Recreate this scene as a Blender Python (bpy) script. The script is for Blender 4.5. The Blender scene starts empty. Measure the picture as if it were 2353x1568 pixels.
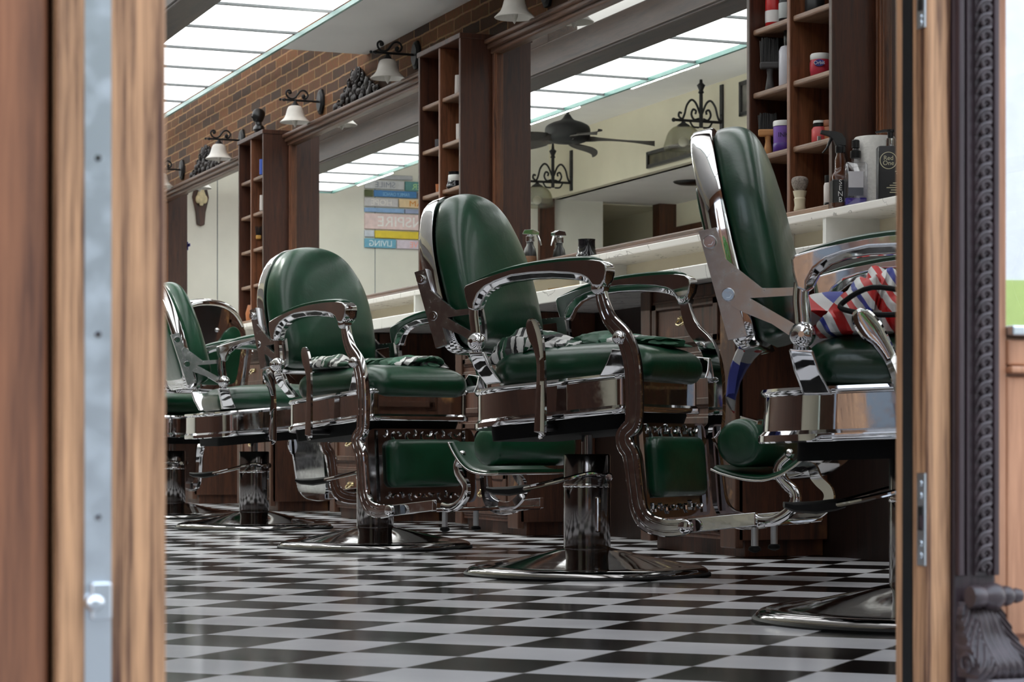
import bpy, bmesh, math, random
from mathutils import Vector, Matrix
random.seed(7)
R = math.radians
PI = math.pi
SC = bpy.context.scene
COL = SC.collection

# ------------------------------------------------------------------ camera numbers
IMG_W = 2353
FPX, CX, HY, CAM_H = 5115.0, 1176.5, 1027.0, 0.36
YAW = R(21.9)                      # heading of the lens, turned from the wall direction (+Y) towards the mirror wall (+X)
SA, CA = math.sin(YAW), math.cos(YAW)

def world(xc, yc):                 # camera ground frame -> world
    return (xc * CA + yc * SA, -xc * SA + yc * CA)

def tanb(u):                       # tan of the bearing of an image column, from +Y towards +X
    return math.tan(math.atan((u - CX) / FPX) + YAW)

def zat(v, x, y):
    return CAM_H - (v - HY) * (x * SA + y * CA) / FPX

# ------------------------------------------------------------------ mesh helpers
def tag(o, label=None, cat=None, group=None, kind=None):
    if label: o['label'] = label
    if cat: o['category'] = cat
    if group: o['group'] = group
    if kind: o['kind'] = kind
    return o

def thing(name, label, cat, loc=(0, 0, 0), rz=0.0, group=None):
    o = bpy.data.objects.new(name, None)
    COL.objects.link(o)
    o.empty_display_size = 0.05
    o.location = loc
    o.rotation_euler = (0, 0, rz)
    return tag(o, label, cat, group)

def crom(pts, n=6, closed=False):
    """Catmull-Rom through the points (tuples of any length)."""
    out = []
    m = len(pts)
    rng = range(m if closed else m - 1)
    for i in rng:
        if closed:
            p0, p1, p2, p3 = pts[(i - 1) % m], pts[i], pts[(i + 1) % m], pts[(i + 2) % m]
        else:
            p0, p1, p2, p3 = pts[max(i - 1, 0)], pts[i], pts[i + 1], pts[min(i + 2, m - 1)]
        for k in range(n):
            t = k / n
            out.append(tuple(0.5 * (2 * b + (c - a) * t + (2 * a - 5 * b + 4 * c - d) * t * t + (3 * b - a - 3 * c + d) * t ** 3)
                             for a, b, c, d in zip(p0, p1, p2, p3)))
    if not closed:
        out.append(tuple(pts[-1]))
    return out

class MB:
    def __init__(s):
        s.v, s.f = [], []
    def add(s, vs, fs):
        b = len(s.v)
        s.v += [tuple(p) for p in vs]
        s.f += [tuple(i + b for i in q) for q in fs]
        return s
    def box(s, x0, x1, y0, y1, z0, z1):
        return s.add([(x0, y0, z0), (x1, y0, z0), (x1, y1, z0), (x0, y1, z0), (x0, y0, z1), (x1, y0, z1), (x1, y1, z1), (x0, y1, z1)],
                     [(0, 3, 2, 1), (4, 5, 6, 7), (0, 1, 5, 4), (1, 2, 6, 5), (2, 3, 7, 6), (3, 0, 4, 7)])
    def loft(s, rings, cap=True, closed=False):
        n = len(rings[0])
        vs = [p for r in rings for p in r]
        fs = []
        m = len(rings)
        for i in range(m if closed else m - 1):
            a, b = i * n, ((i + 1) % m) * n
            for k in range(n):
                fs.append((a + k, a + (k + 1) % n, b + (k + 1) % n, b + k))
        if cap and not closed:
            fs.append(tuple(range(n))[::-1])
            fs.append(tuple((m - 1) * n + k for k in range(n)))
        return s.add(vs, fs)
    def prism(s, poly, d0, d1, axis='y'):
        """poly of 2-D points; axis y: (x,z), x: (y,z), z: (x,y)."""
        def P(a, b, d):
            return (a, d, b) if axis == 'y' else (d, a, b) if axis == 'x' else (a, b, d)
        return s.loft([[P(a, b, d0) for a, b in poly], [P(a, b, d1) for a, b in poly]])
    def lathe(s, prof, seg=32, c=(0, 0, 0), axis='z'):
        rings = []
        for r, h in prof:
            ring = []
            for k in range(seg):
                t = 2 * PI * k / seg
                a, b = r * math.cos(t), r * math.sin(t)
                p = (a, b, h) if axis == 'z' else (h, a, b) if axis == 'x' else (a, h, b)
                ring.append((c[0] + p[0], c[1] + p[1], c[2] + p[2]))
            rings.append(ring)
        return s.loft(rings)
    def ball(s, c, r, seg=20, sx=1, sy=1, sz=1):
        rings = []
        for i in range(1, 12):
            t = PI * i / 12
            rings.append([(c[0] + sx * r * math.sin(t) * math.cos(2 * PI * k / seg), c[1] + sy * r * math.sin(t) * math.sin(2 * PI * k / seg),
                           c[2] + sz * r * math.cos(t)) for k in range(seg)])
        return s.loft(rings)
    def tube(s, pts, r, seg=10, closed=False, flat=1.0):
        """round tube along 3-D points; r a number or a list; flat squashes the second normal."""
        P = [Vector(p) for p in pts]
        n = len(P)
        rings = []
        up = None
        for i in range(n):
            a = P[(i - 1) % n] if closed or i else P[0]
            b = P[(i + 1) % n] if closed or i < n - 1 else P[-1]
            t = (b - a).normalized()
            if up is None:
                w = Vector((0, 0, 1)) if abs(t.z) < 0.9 else Vector((0, 1, 0))
                up = (w - t * w.dot(t)).normalized()
            else:
                up = (up - t * up.dot(t)).normalized()
            sd = t.cross(up)
            rr = r[i] if isinstance(r, (list, tuple)) else r
            rings.append([tuple(P[i] + up * (rr * math.cos(2 * PI * k / seg)) + sd * (rr * flat * math.sin(2 * PI * k / seg))) for k in range(seg)])
        return s.loft(rings, closed=closed)
    def strap(s, path, sect, y, side=1, widths=None):
        """sweep a section (n, b) along an XZ path; b points to the outside (side)."""
        n = len(path)
        rings = []
        for i in range(n):
            a, b = path[max(i - 1, 0)], path[min(i + 1, n - 1)]
            tx, tz = b[0] - a[0], b[1] - a[1]
            L = math.hypot(tx, tz) or 1
            nx, nz = -tz / L, tx / L
            w = widths[i] if widths else 1.0
            ring = [(path[i][0] + nx * p * w, y + side * q, path[i][1] + nz * p * w) for p, q in sect]
            rings.append(ring)
        return s.loft(rings)
    def plate_hole(s, outer, hole, y0, y1):
        n = 30
        hx = sum(p[0] for p in hole) / len(hole)
        hz = sum(p[1] for p in hole) / len(hole)
        def cast(poly, a):
            dx, dz = math.cos(a), math.sin(a)
            best = None
            for i in range(len(poly)):
                (ax, az), (bx, bz) = poly[i], poly[(i + 1) % len(poly)]
                ex, ez = bx - ax, bz - az
                den = dx * ez - dz * ex
                if abs(den) < 1e-12: continue
                t = ((ax - hx) * ez - (az - hz) * ex) / den
                u = ((ax - hx) * dz - (az - hz) * dx) / den
                if t > 0 and -1e-6 <= u <= 1 + 1e-6 and (best is None or t > best):
                    best = t
            return (hx + dx * best, hz + dz * best)
        ang = sorted([2 * PI * k / n for k in range(n)] + [math.atan2(p[1] - hz, p[0] - hx) % (2 * PI) for p in list(hole) + list(outer)])
        o = [cast(outer, a) for a in ang]
        h = [cast(hole, a) for a in ang]
        rings = [[(x, y0, z) for x, z in o], [(x, y1, z) for x, z in o], [(x, y1, z) for x, z in h], [(x, y0, z) for x, z in h]]
        return s.loft(rings, closed=True)
    def mesh(s, name):
        me = bpy.data.meshes.new(name)
        me.from_pydata(s.v, [], s.f)
        bm = bmesh.new()
        bm.from_mesh(me)
        bmesh.ops.recalc_face_normals(bm, faces=bm.faces)
        bm.to_mesh(me)
        bm.free()
        return me
    def obj(s, name, mat, parent=None, smooth=35, bevel=0.0, seg=2, loc=None, sub=0):
        me = s.mesh(name)
        me.materials.append(mat)
        if smooth:
            for p in me.polygons:
                p.use_smooth = True
            me.set_sharp_from_angle(angle=R(smooth))
        o = bpy.data.objects.new(name, me)
        COL.objects.link(o)
        if parent:
            o.parent = parent
        if loc:
            o.location = loc
        if bevel:
            b = o.modifiers.new('edge', 'BEVEL')
            b.width = bevel
            b.segments = seg
            b.limit_method = 'ANGLE'
            b.angle_limit = R(40)
            b.harden_normals = bool(smooth)
        if sub:
            b = o.modifiers.new('round', 'SUBSURF')
            b.levels = b.render_levels = sub
        return o

def rrect(x0, x1, y0, y1, r, n=6):
    out = []
    for cx, cy, a in ((x1 - r, y1 - r, 0), (x0 + r, y1 - r, 90), (x0 + r, y0 + r, 180), (x1 - r, y0 + r, 270)):
        for k in range(n + 1):
            t = R(a + 90 * k / n)
            out.append((cx + r * math.cos(t), cy + r * math.sin(t)))
    return out

def copy_tree(o, parent=None):
    c = o.copy()
    COL.objects.link(c)
    c.parent = parent
    for ch in KIDS.get(o.name, []):
        copy_tree(ch, c)
    return c

KIDS = {}
def index_children():
    KIDS.clear()
    for o in COL.objects:
        if o.parent:
            KIDS.setdefault(o.parent.name, []).append(o)

def text(name, body, size, mat, parent, loc, rot, depth=0.0008, align='CENTER', scale_x=1.0):
    cu = bpy.data.curves.new(name, 'FONT')
    cu.body = body
    cu.size = size
    cu.extrude = depth
    cu.align_x = align
    cu.align_y = 'CENTER'
    tmp = bpy.data.objects.new('lettering_tmp', cu)
    COL.objects.link(tmp)
    dg = bpy.context.evaluated_depsgraph_get()
    me = bpy.data.meshes.new_from_object(tmp.evaluated_get(dg))
    bpy.data.objects.remove(tmp)
    me.materials.clear()
    me.materials.append(mat)
    o = bpy.data.objects.new(name, me)
    COL.objects.link(o)
    o.parent = parent
    o.location = loc
    o.rotation_euler = rot
    o.scale = (scale_x, 1, 1)
    return o

# ------------------------------------------------------------------ materials
def nodes(name):
    m = bpy.data.materials.new(name)
    m.use_nodes = True
    nt = m.node_tree
    b = nt.nodes['Principled BSDF']
    return m, nt, b

def lin(c):
    return tuple((x / 255 / 12.92) if x / 255 <= 0.04045 else ((x / 255 + 0.055) / 1.055) ** 2.4 for x in c)

def rgba(c):
    return (c[0], c[1], c[2], 1.0)

def plain(name, c, rough=0.5, metal=0.0, var=0.12, scale=30.0, coat=0.0, bump=0.0, spec=0.5):
    m, nt, b = nodes(name)
    N, L = nt.nodes, nt.links
    tc = N.new('ShaderNodeTexCoord')
    no = N.new('ShaderNodeTexNoise')
    no.inputs['Scale'].default_value = scale
    no.inputs['Detail'].default_value = 4
    L.new(tc.outputs['Object'], no.inputs['Vector'])
    ra = N.new('ShaderNodeValToRGB')
    ra.color_ramp.elements[0].position = 0.3
    ra.color_ramp.elements[1].position = 0.7
    ra.color_ramp.elements[0].color = rgba([x * (1 - var) for x in c])
    ra.color_ramp.elements[1].color = rgba([min(1, x * (1 + var)) for x in c])
    L.new(no.outputs['Fac'], ra.inputs['Fac'])
    L.new(ra.outputs['Color'], b.inputs['Base Color'])
    b.inputs['Roughness'].default_value = rough
    b.inputs['Metallic'].default_value = metal
    b.inputs['Specular IOR Level'].default_value = spec
    if coat:
        b.inputs['Coat Weight'].default_value = coat
        b.inputs['Coat Roughness'].default_value = 0.15
    if bump:
        bu = N.new('ShaderNodeBump')
        bu.inputs['Strength'].default_value = bump
        bu.inputs['Distance'].default_value = 0.01
        L.new(no.outputs['Fac'], bu.inputs['Height'])
        L.new(bu.outputs['Normal'], b.inputs['Normal'])
    return m

def wood(name, dark, light, stretch=(14, 14, 0.9), rough=0.45, wear=None, bump=0.15, coat=0.15, scale=2.4, ramp=(0.46, 0.86)):
    """grain runs along the axis with the small stretch number."""
    m, nt, b = nodes(name)
    N, L = nt.nodes, nt.links
    tc = N.new('ShaderNodeTexCoord')
    mp = N.new('ShaderNodeMapping')
    mp.inputs['Scale'].default_value = stretch
    L.new(tc.outputs['Object'], mp.inputs['Vector'])
    n1 = N.new('ShaderNodeTexNoise')
    n1.inputs['Scale'].default_value = scale
    n1.inputs['Detail'].default_value = 7
    n1.inputs['Roughness'].default_value = 0.65
    n1.inputs['Distortion'].default_value = 0.7
    L.new(mp.outputs['Vector'], n1.inputs['Vector'])
    n2 = N.new('ShaderNodeTexNoise')
    n2.inputs['Scale'].default_value = scale * 9
    n2.inputs['Detail'].default_value = 3
    L.new(mp.outputs['Vector'], n2.inputs['Vector'])
    mx = N.new('ShaderNodeMath')
    mx.operation = 'MULTIPLY_ADD'
    mx.inputs[1].default_value = 0.35
    L.new(n2.outputs['Fac'], mx.inputs[0])
    L.new(n1.outputs['Fac'], mx.inputs[2])
    ra = N.new('ShaderNodeValToRGB')
    e = ra.color_ramp.elements
    e[0].position, e[1].position = ramp
    e[0].color, e[1].color = rgba(dark), rgba(light)
    mid = e.new(ramp[0] + 0.45 * (ramp[1] - ramp[0]))
    mid.color = rgba([(a * 0.45 + c * 0.55) for a, c in zip(dark, light)])
    L.new(mx.outputs[0], ra.inputs['Fac'])
    col = ra.outputs['Color']
    if wear:
        n3 = N.new('ShaderNodeTexNoise')
        n3.inputs['Scale'].default_value = 5.0
        n3.inputs['Detail'].default_value = 6
        L.new(tc.outputs['Object'], n3.inputs['Vector'])
        r3 = N.new('ShaderNodeValToRGB')
        r3.color_ramp.elements[0].position = 0.64
        r3.color_ramp.elements[1].position = 0.74
        L.new(n3.outputs['Fac'], r3.inputs['Fac'])
        mi = N.new('ShaderNodeMix')
        mi.data_type = 'RGBA'
        L.new(r3.outputs['Color'], mi.inputs['Factor'])
        L.new(col, mi.inputs['A'])
        mi.inputs['B'].default_value = rgba(wear)
        col = mi.outputs['Result']
    L.new(col, b.inputs['Base Color'])
    b.inputs['Roughness'].default_value = rough
    b.inputs['Coat Weight'].default_value = coat
    b.inputs['Coat Roughness'].default_value = 0.25
    bu = N.new('ShaderNodeBump')
    bu.inputs['Strength'].default_value = bump
    bu.inputs['Distance'].default_value = 0.004
    L.new(mx.outputs[0], bu.inputs['Height'])
    L.new(bu.outputs['Normal'], b.inputs['Normal'])
    return m

def emit(name, c, strength):
    m, nt, b = nodes(name)
    b.inputs['Base Color'].default_value = rgba(c)
    b.inputs['Emission Color'].default_value = rgba(c)
    b.inputs['Emission Strength'].default_value = strength
    b.inputs['Roughness'].default_value = 0.6
    return m

def chrome(name, c, rough, streak=0.03):
    m, nt, b = nodes(name)
    N, L = nt.nodes, nt.links
    b.inputs['Base Color'].default_value = rgba(c)
    b.inputs['Metallic'].default_value = 1.0
    tc = N.new('ShaderNodeTexCoord')
    no = N.new('ShaderNodeTexNoise')
    no.inputs['Scale'].default_value = 45
    no.inputs['Detail'].default_value = 5
    L.new(tc.outputs['Object'], no.inputs['Vector'])
    mr = N.new('ShaderNodeMapRange')
    mr.inputs['From Min'].default_value = 0.45
    mr.inputs['From Max'].default_value = 0.8
    mr.inputs['To Min'].default_value = rough
    mr.inputs['To Max'].default_value = rough + streak * 3
    L.new(no.outputs['Fac'], mr.inputs['Value'])
    L.new(mr.outputs['Result'], b.inputs['Roughness'])
    return m

def leather(name, c):
    m, nt, b = nodes(name)
    N, L = nt.nodes, nt.links
    tc = N.new('ShaderNodeTexCoord')
    n1 = N.new('ShaderNodeTexNoise')
    n1.inputs['Scale'].default_value = 7
    n1.inputs['Detail'].default_value = 6
    L.new(tc.outputs['Object'], n1.inputs['Vector'])
    ra = N.new('ShaderNodeValToRGB')
    ra.color_ramp.elements[0].position = 0.3
    ra.color_ramp.elements[1].position = 0.75
    ra.color_ramp.elements[0].color = rgba([x * 0.72 for x in c])
    ra.color_ramp.elements[1].color = rgba([x * 1.35 for x in c])
    L.new(n1.outputs['Fac'], ra.inputs['Fac'])
    L.new(ra.outputs['Color'], b.inputs['Base Color'])
    mr = N.new('ShaderNodeMapRange')
    mr.inputs['To Min'].default_value = 0.24
    mr.inputs['To Max'].default_value = 0.42
    L.new(n1.outputs['Fac'], mr.inputs['Value'])
    L.new(mr.outputs['Result'], b.inputs['Roughness'])
    b.inputs['Specular IOR Level'].default_value = 0.5
    b.inputs['Coat Weight'].default_value = 0.22
    b.inputs['Coat Roughness'].default_value = 0.13
    n2 = N.new('ShaderNodeTexNoise')
    n2.inputs['Scale'].default_value = 11
    n2.inputs['Detail'].default_value = 8
    n2.inputs['Roughness'].default_value = 0.62
    n2.inputs['Distortion'].default_value = 0.4
    L.new(tc.outputs['Object'], n2.inputs['Vector'])
    bu = N.new('ShaderNodeBump')
    bu.inputs['Strength'].default_value = 0.12
    bu.inputs['Distance'].default_value = 0.02
    L.new(n2.outputs['Fac'], bu.inputs['Height'])
    L.new(bu.outputs['Normal'], b.inputs['Normal'])
    return m

def checker_floor():
    m, nt, b = nodes('checker_tiles')
    N, L = nt.nodes, nt.links
    s = 0.5869 * CAM_H
    th = R(66.46) - YAW
    ox, oy = world(-0.2533 * CAM_H, 10.5977 * CAM_H)
    tc = N.new('ShaderNodeTexCoord')
    def dot(ax, ay, off):
        d = N.new('ShaderNodeVectorMath')
        d.operation = 'DOT_PRODUCT'
        L.new(tc.outputs['Object'], d.inputs[0])
        d.inputs[1].default_value = (ax / s, ay / s, 0)
        a = N.new('ShaderNodeMath')
        a.operation = 'ADD'
        L.new(d.outputs['Value'], a.inputs[0])
        a.inputs[1].default_value = off + 200.0
        return a.outputs[0]
    ci, si = math.cos(th), math.sin(th)
    I = dot(ci, si, -(ox * ci + oy * si) / s)
    J = dot(si, -ci, -(ox * si - oy * ci) / s)
    def mth(op, a, bb=None, c=None):
        n = N.new('ShaderNodeMath')
        n.operation = op
        for k, x in enumerate((a, bb, c)):
            if x is None: continue
            if isinstance(x, (int, float)): n.inputs[k].default_value = x
            else: L.new(x, n.inputs[k])
        return n.outputs[0]
    par = mth('MODULO', mth('ADD', mth('FLOOR', I), mth('FLOOR', J)), 2.0)     # 0 white, 1 black
    def edge(x):
        fr = mth('FRACT', x)
        return mth('MINIMUM', fr, mth('SUBTRACT', 1.0, fr))
    g = mth('LESS_THAN', mth('MINIMUM', edge(I), edge(J)), 0.009)
    no = N.new('ShaderNodeTexNoise')
    no.inputs['Scale'].default_value = 3.0
    no.inputs['Detail'].default_value = 6
    L.new(tc.outputs['Object'], no.inputs['Vector'])
    wr = N.new('ShaderNodeValToRGB')
    wr.color_ramp.elements[0].color = rgba(lin((222, 222, 228)))
    wr.color_ramp.elements[1].color = rgba(lin((240, 240, 246)))
    L.new(no.outputs['Fac'], wr.inputs['Fac'])
    m1 = N.new('ShaderNodeMix')
    m1.data_type = 'RGBA'
    L.new(par, m1.inputs['Factor'])
    L.new(wr.outputs['Color'], m1.inputs['A'])
    m1.inputs['B'].default_value = rgba((0.006, 0.006, 0.0065))
    m2 = N.new('ShaderNodeMix')
    m2.data_type = 'RGBA'
    L.new(g, m2.inputs['Factor'])
    L.new(m1.outputs['Result'], m2.inputs['A'])
    m2.inputs['B'].default_value = rgba((0.42, 0.41, 0.41))
    L.new(m2.outputs['Result'], b.inputs['Base Color'])
    n2 = N.new('ShaderNodeTexNoise')
    n2.inputs['Scale'].default_value = 1.7
    n2.inputs['Detail'].default_value = 7
    L.new(tc.outputs['Object'], n2.inputs['Vector'])
    mr = N.new('ShaderNodeMapRange')
    mr.inputs['From Min'].default_value = 0.3
    mr.inputs['From Max'].default_value = 0.75
    mr.inputs['To Min'].default_value = 0.10
    mr.inputs['To Max'].default_value = 0.24
    L.new(n2.outputs['Fac'], mr.inputs['Value'])
    L.new(mr.outputs['Result'], b.inputs['Roughness'])
    b.inputs['Specular IOR Level'].default_value = 0.38
    bu = N.new('ShaderNodeBump')
    bu.inputs['Strength'].default_value = 0.25
    bu.inputs['Distance'].default_value = 0.002
    bu.invert = True
    L.new(g, bu.inputs['Height'])
    L.new(bu.outputs['Normal'], b.inputs['Normal'])
    return m

def brick(name, c1, c2, mortar, axis='yz', bw=0.23, rh=0.062):
    m, nt, b = nodes(name)
    N, L = nt.nodes, nt.links
    tc = N.new('ShaderNodeTexCoord')
    sp = N.new('ShaderNodeSeparateXYZ')
    cb = N.new('ShaderNodeCombineXYZ')
    L.new(tc.outputs['Object'], sp.inputs[0])
    L.new(sp.outputs['Y' if axis == 'yz' else 'X'], cb.inputs['X'])
    L.new(sp.outputs['Z'], cb.inputs['Y'])
    no = N.new('ShaderNodeTexNoise')
    no.inputs['Scale'].default_value = 9
    L.new(cb.outputs[0], no.inputs['Vector'])
    ds = N.new('ShaderNodeVectorMath')
    ds.operation = 'MULTIPLY_ADD'
    L.new(no.outputs['Color'], ds.inputs[0])
    ds.inputs[1].default_value = (0.014, 0.014, 0)
    L.new(cb.outputs[0], ds.inputs[2])
    br = N.new('ShaderNodeTexBrick')
    br.inputs['Scale'].default_value = 1.0
    br.inputs['Brick Width'].default_value = bw
    br.inputs['Row Height'].default_value = rh
    br.inputs['Mortar Size'].default_value = 0.0055
    br.inputs['Mortar Smooth'].default_value = 0.3
    br.inputs['Color1'].default_value = rgba(c1)
    br.inputs['Color2'].default_value = rgba(c2)
    br.inputs['Mortar'].default_value = rgba(mortar)
    br.inputs['Bias'].default_value = 0.1
    br.offset = 0.5
    L.new(ds.outputs[0], br.inputs['Vector'])
    n2 = N.new('ShaderNodeTexNoise')
    n2.inputs['Scale'].default_value = 40
    n2.inputs['Detail'].default_value = 5
    L.new(tc.outputs['Object'], n2.inputs['Vector'])
    mx = N.new('ShaderNodeMix')
    mx.data_type = 'RGBA'
    mx.blend_type = 'MULTIPLY'
    mx.inputs['Factor'].default_value = 0.55
    L.new(br.outputs['Color'], mx.inputs['A'])
    L.new(n2.outputs['Color'], mx.inputs['B'])
    mg = N.new('ShaderNodeMix')
    mg.data_type = 'RGBA'
    mg.blend_type = 'MULTIPLY'
    mg.inputs['Factor'].default_value = 1.0
    L.new(mx.outputs['Result'], mg.inputs['A'])
    mg.inputs['B'].default_value = (1.5, 1.5, 1.5, 1)
    L.new(mg.outputs['Result'], b.inputs['Base Color'])
    b.inputs['Roughness'].default_value = 0.85
    bu = N.new('ShaderNodeBump')
    bu.inputs['Strength'].default_value = 0.7
    bu.inputs['Distance'].default_value = 0.008
    bu.invert = True
    L.new(br.outputs['Fac'], bu.inputs['Height'])
    L.new(bu.outputs['Normal'], b.inputs['Normal'])
    return m

def marble(name):
    m, nt, b = nodes(name)
    N, L = nt.nodes, nt.links
    tc = N.new('ShaderNodeTexCoord')
    no = N.new('ShaderNodeTexNoise')
    no.inputs['Scale'].default_value = 2.6
    no.inputs['Detail'].default_value = 8
    no.inputs['Distortion'].default_value = 1.6
    L.new(tc.outputs['Object'], no.inputs['Vector'])
    ra = N.new('ShaderNodeValToRGB')
    e = ra.color_ramp.elements
    base = lin((238, 235, 230))
    vein = lin((158, 154, 150))
    e[0].position, e[0].color = 0.493, rgba(base)
    e[1].position, e[1].color = 0.507, rgba(base)
    k = e.new(0.5)
    k.color = rgba(vein)
    L.new(no.outputs['Fac'], ra.inputs['Fac'])
    L.new(ra.outputs['Color'], b.inputs['Base Color'])
    b.inputs['Roughness'].default_value = 0.22
    return m

def stripes(name, cols, scale=1.0, rot=(0, 0, 0), rough=0.6, distort=1.2):
    m, nt, b = nodes(name)
    N, L = nt.nodes, nt.links
    tc = N.new('ShaderNodeTexCoord')
    mp = N.new('ShaderNodeMapping')
    mp.inputs['Rotation'].default_value = rot
    L.new(tc.outputs['Object'], mp.inputs['Vector'])
    wv = N.new('ShaderNodeTexWave')
    wv.wave_profile = 'SAW'
    wv.inputs['Scale'].default_value = scale
    wv.inputs['Distortion'].default_value = distort
    wv.inputs['Detail'].default_value = 1
    wv.inputs['Detail Scale'].default_value = 1.5
    L.new(mp.outputs['Vector'], wv.inputs['Vector'])
    ra = N.new('ShaderNodeValToRGB')
    ra.color_ramp.interpolation = 'CONSTANT'
    e = ra.color_ramp.elements
    e[0].position, e[0].color = 0, rgba(cols[0][1])
    e[1].position, e[1].color = cols[1][0], rgba(cols[1][1])
    for p, c in cols[2:]:
        e.new(p).color = rgba(c)
    L.new(wv.outputs['Fac'], ra.inputs['Fac'])
    L.new(ra.outputs['Color'], b.inputs['Base Color'])
    b.inputs['Roughness'].default_value = rough
    return m

def glassy(name, c, mirror=0.3, rough=0.02):
    m, nt, b = nodes(name)
    N, L = nt.nodes, nt.links
    nt.nodes.remove(b)
    tr = N.new('ShaderNodeBsdfTransparent')
    tr.inputs['Color'].default_value = rgba(c)
    gl = N.new('ShaderNodeBsdfGlossy')
    gl.inputs['Roughness'].default_value = rough
    mx = N.new('ShaderNodeMixShader')
    mx.inputs[0].default_value = mirror
    L.new(tr.outputs[0], mx.inputs[1])
    L.new(gl.outputs[0], mx.inputs[2])
    L.new(mx.outputs[0], N['Material Output'].inputs['Surface'])
    return m

M = {}
M['chrome'] = chrome('chrome', (0.68, 0.68, 0.69), 0.03)
M['chrome_dark'] = chrome('dark_chrome', (0.30, 0.30, 0.31), 0.08)
M['chrome_base'] = chrome('smoked_chrome', (0.32, 0.31, 0.31), 0.05)
M['chrome_col'] = chrome('brushed_dark_chrome', (0.22, 0.21, 0.21), 0.12)
M['steel'] = chrome('brushed_steel', (0.62, 0.66, 0.70), 0.3, 0.05)
M['brass'] = chrome('aged_brass', (0.52, 0.42, 0.24), 0.25)
M['leather'] = leather('green_leather', lin((10, 62, 40)))
M['black'] = plain('black_enamel', (0.008, 0.008, 0.009), 0.3)
M['rubber'] = plain('black_rubber', (0.010, 0.010, 0.010), 0.6, spec=0.25)
M['underside'] = plain('black_underside', (0.006, 0.006, 0.006), 0.7, spec=0.1)
M['iron'] = plain('wrought_iron', (0.010, 0.010, 0.011), 0.5, 0.3)
M['wood'] = wood('walnut_stain', lin((27, 14, 10)), lin((86, 48, 31)))
M['wood_h'] = wood('walnut_rail', lin((52, 34, 27)), lin((116, 82, 62)), stretch=(14, 0.9, 14))
M['wood_cab'] = wood('cabinet_wood', lin((36, 18, 10)), lin((92, 52, 32)), wear=lin((120, 78, 46)), coat=0.03, rough=0.6)
M['wood_edge_cab'] = wood('worn_cabinet_edge', lin((34, 18, 11)), lin((82, 48, 29)), wear=lin((176, 128, 76)), coat=0.03, rough=0.6)
M['dark_wood'] = wood('near_black_wood', lin((14, 9, 7)), lin((40, 24, 18)))
M['wood_shelf'] = wood('shelf_wood', lin((88, 62, 48)), lin((150, 116, 92)), stretch=(14, 1.2, 14))
M['wood_edge'] = wood('worn_edge_wood', lin((66, 36, 22)), lin((140, 88, 58)))
M['wood_door'] = wood('oiled_door_wood', lin((74, 42, 27)), lin((198, 150, 110)), stretch=(62, 62, 1.3), scale=1.6, bump=0.1, ramp=(0.54, 0.82))
M['wood_door_red'] = wood('red_brown_door_wood', lin((66, 38, 28)), lin((150, 98, 68)), stretch=(26, 26, 1.0), scale=1.4, bump=0.1)
M['wood_riser'] = wood('pale_brown_panel_wood', lin((120, 74, 50)), lin((196, 142, 108)), stretch=(18, 18, 1.2), scale=1.6)
M['wood_purple'] = wood('dark_pilaster_wood', lin((26, 18, 20)), lin((66, 50, 54)), stretch=(26, 26, 1.4), rough=0.4)
M['carving'] = plain('carved_dark_wood', lin((62, 52, 54)), 0.36, 0, 0.35, 60)
M['chrome_satin'] = chrome('satin_chrome', (0.60, 0.60, 0.61), 0.20, 0.04)
M['crest'] = plain('dark_crest_wood', lin((30, 21, 20)), 0.5, 0, 0.4, 50)
M['beam'] = wood('ceiling_beam_wood', lin((24, 15, 11)), lin((58, 40, 30)), stretch=(10, 0.8, 10), rough=0.6)
M['dark'] = plain('dark_recess', (0.01, 0.008, 0.007), 0.8)
M['brick'] = brick('brown_brick', lin((116, 74, 38)), lin((62, 44, 33)), lin((150, 116, 80)))
M['plaster'] = plain('cream_plaster', lin((226, 224, 214)), 0.85, 0, 0.07, 2.5)
M['plaster_l'] = plain('warm_plaster', lin((226, 220, 198)), 0.85, 0, 0.05, 2.0)
M['ceil'] = plain('white_ceiling', lin((246, 244, 240)), 0.9, 0, 0.03, 3)
M['marble'] = marble('white_marble')
M['ledge_back'] = plain('cream_board', lin((226, 216, 192)), 0.5, 0, 0.04, 4)
M['panel'] = emit('panel_glow', (0.97, 0.985, 1.0), 2.1)
M['tube'] = emit('tube_glow', (0.95, 1.0, 0.92), 200.0)
M['teal'] = plain('teal_glass_edge', lin((120, 168, 158)), 0.2, 0, 0.05)
M['tbar'] = plain('grey_grid_bar', lin((120, 124, 124)), 0.6)
M['white_glass'] = plain('frosted_glass', lin((232, 228, 220)), 0.35, 0, 0.05, 25)
M['floor'] = checker_floor()
M['grey_pave'] = plain('pavement', lin((150, 148, 146)), 0.9, 0, 0.2, 6)
M['foliage'] = plain('leaf_green', lin((70, 120, 48)), 0.6, 0, 0.5, 9)
M['white_plastic'] = plain('white_plastic', lin((226, 226, 222)), 0.35, 0, 0.03)

mm, nt, b = nodes('mirror_silver')
b.inputs['Base Color'].default_value = (0.90, 0.91, 0.89, 1)
b.inputs['Metallic'].default_value = 1
b.inputs['Roughness'].default_value = 0.0
M['mirror'] = mm

# ------------------------------------------------------------------ the setting
DM = 3.70                # mirror plane
WB = 3.72                # brick face
Y0W, Y1W = 1.96, 19.3    # inner faces of the shop front and of the end wall
ZC = 3.26

def struct(name, mb, m, **k):
    return tag(mb.obj(name, m, **k), kind='structure')

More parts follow.
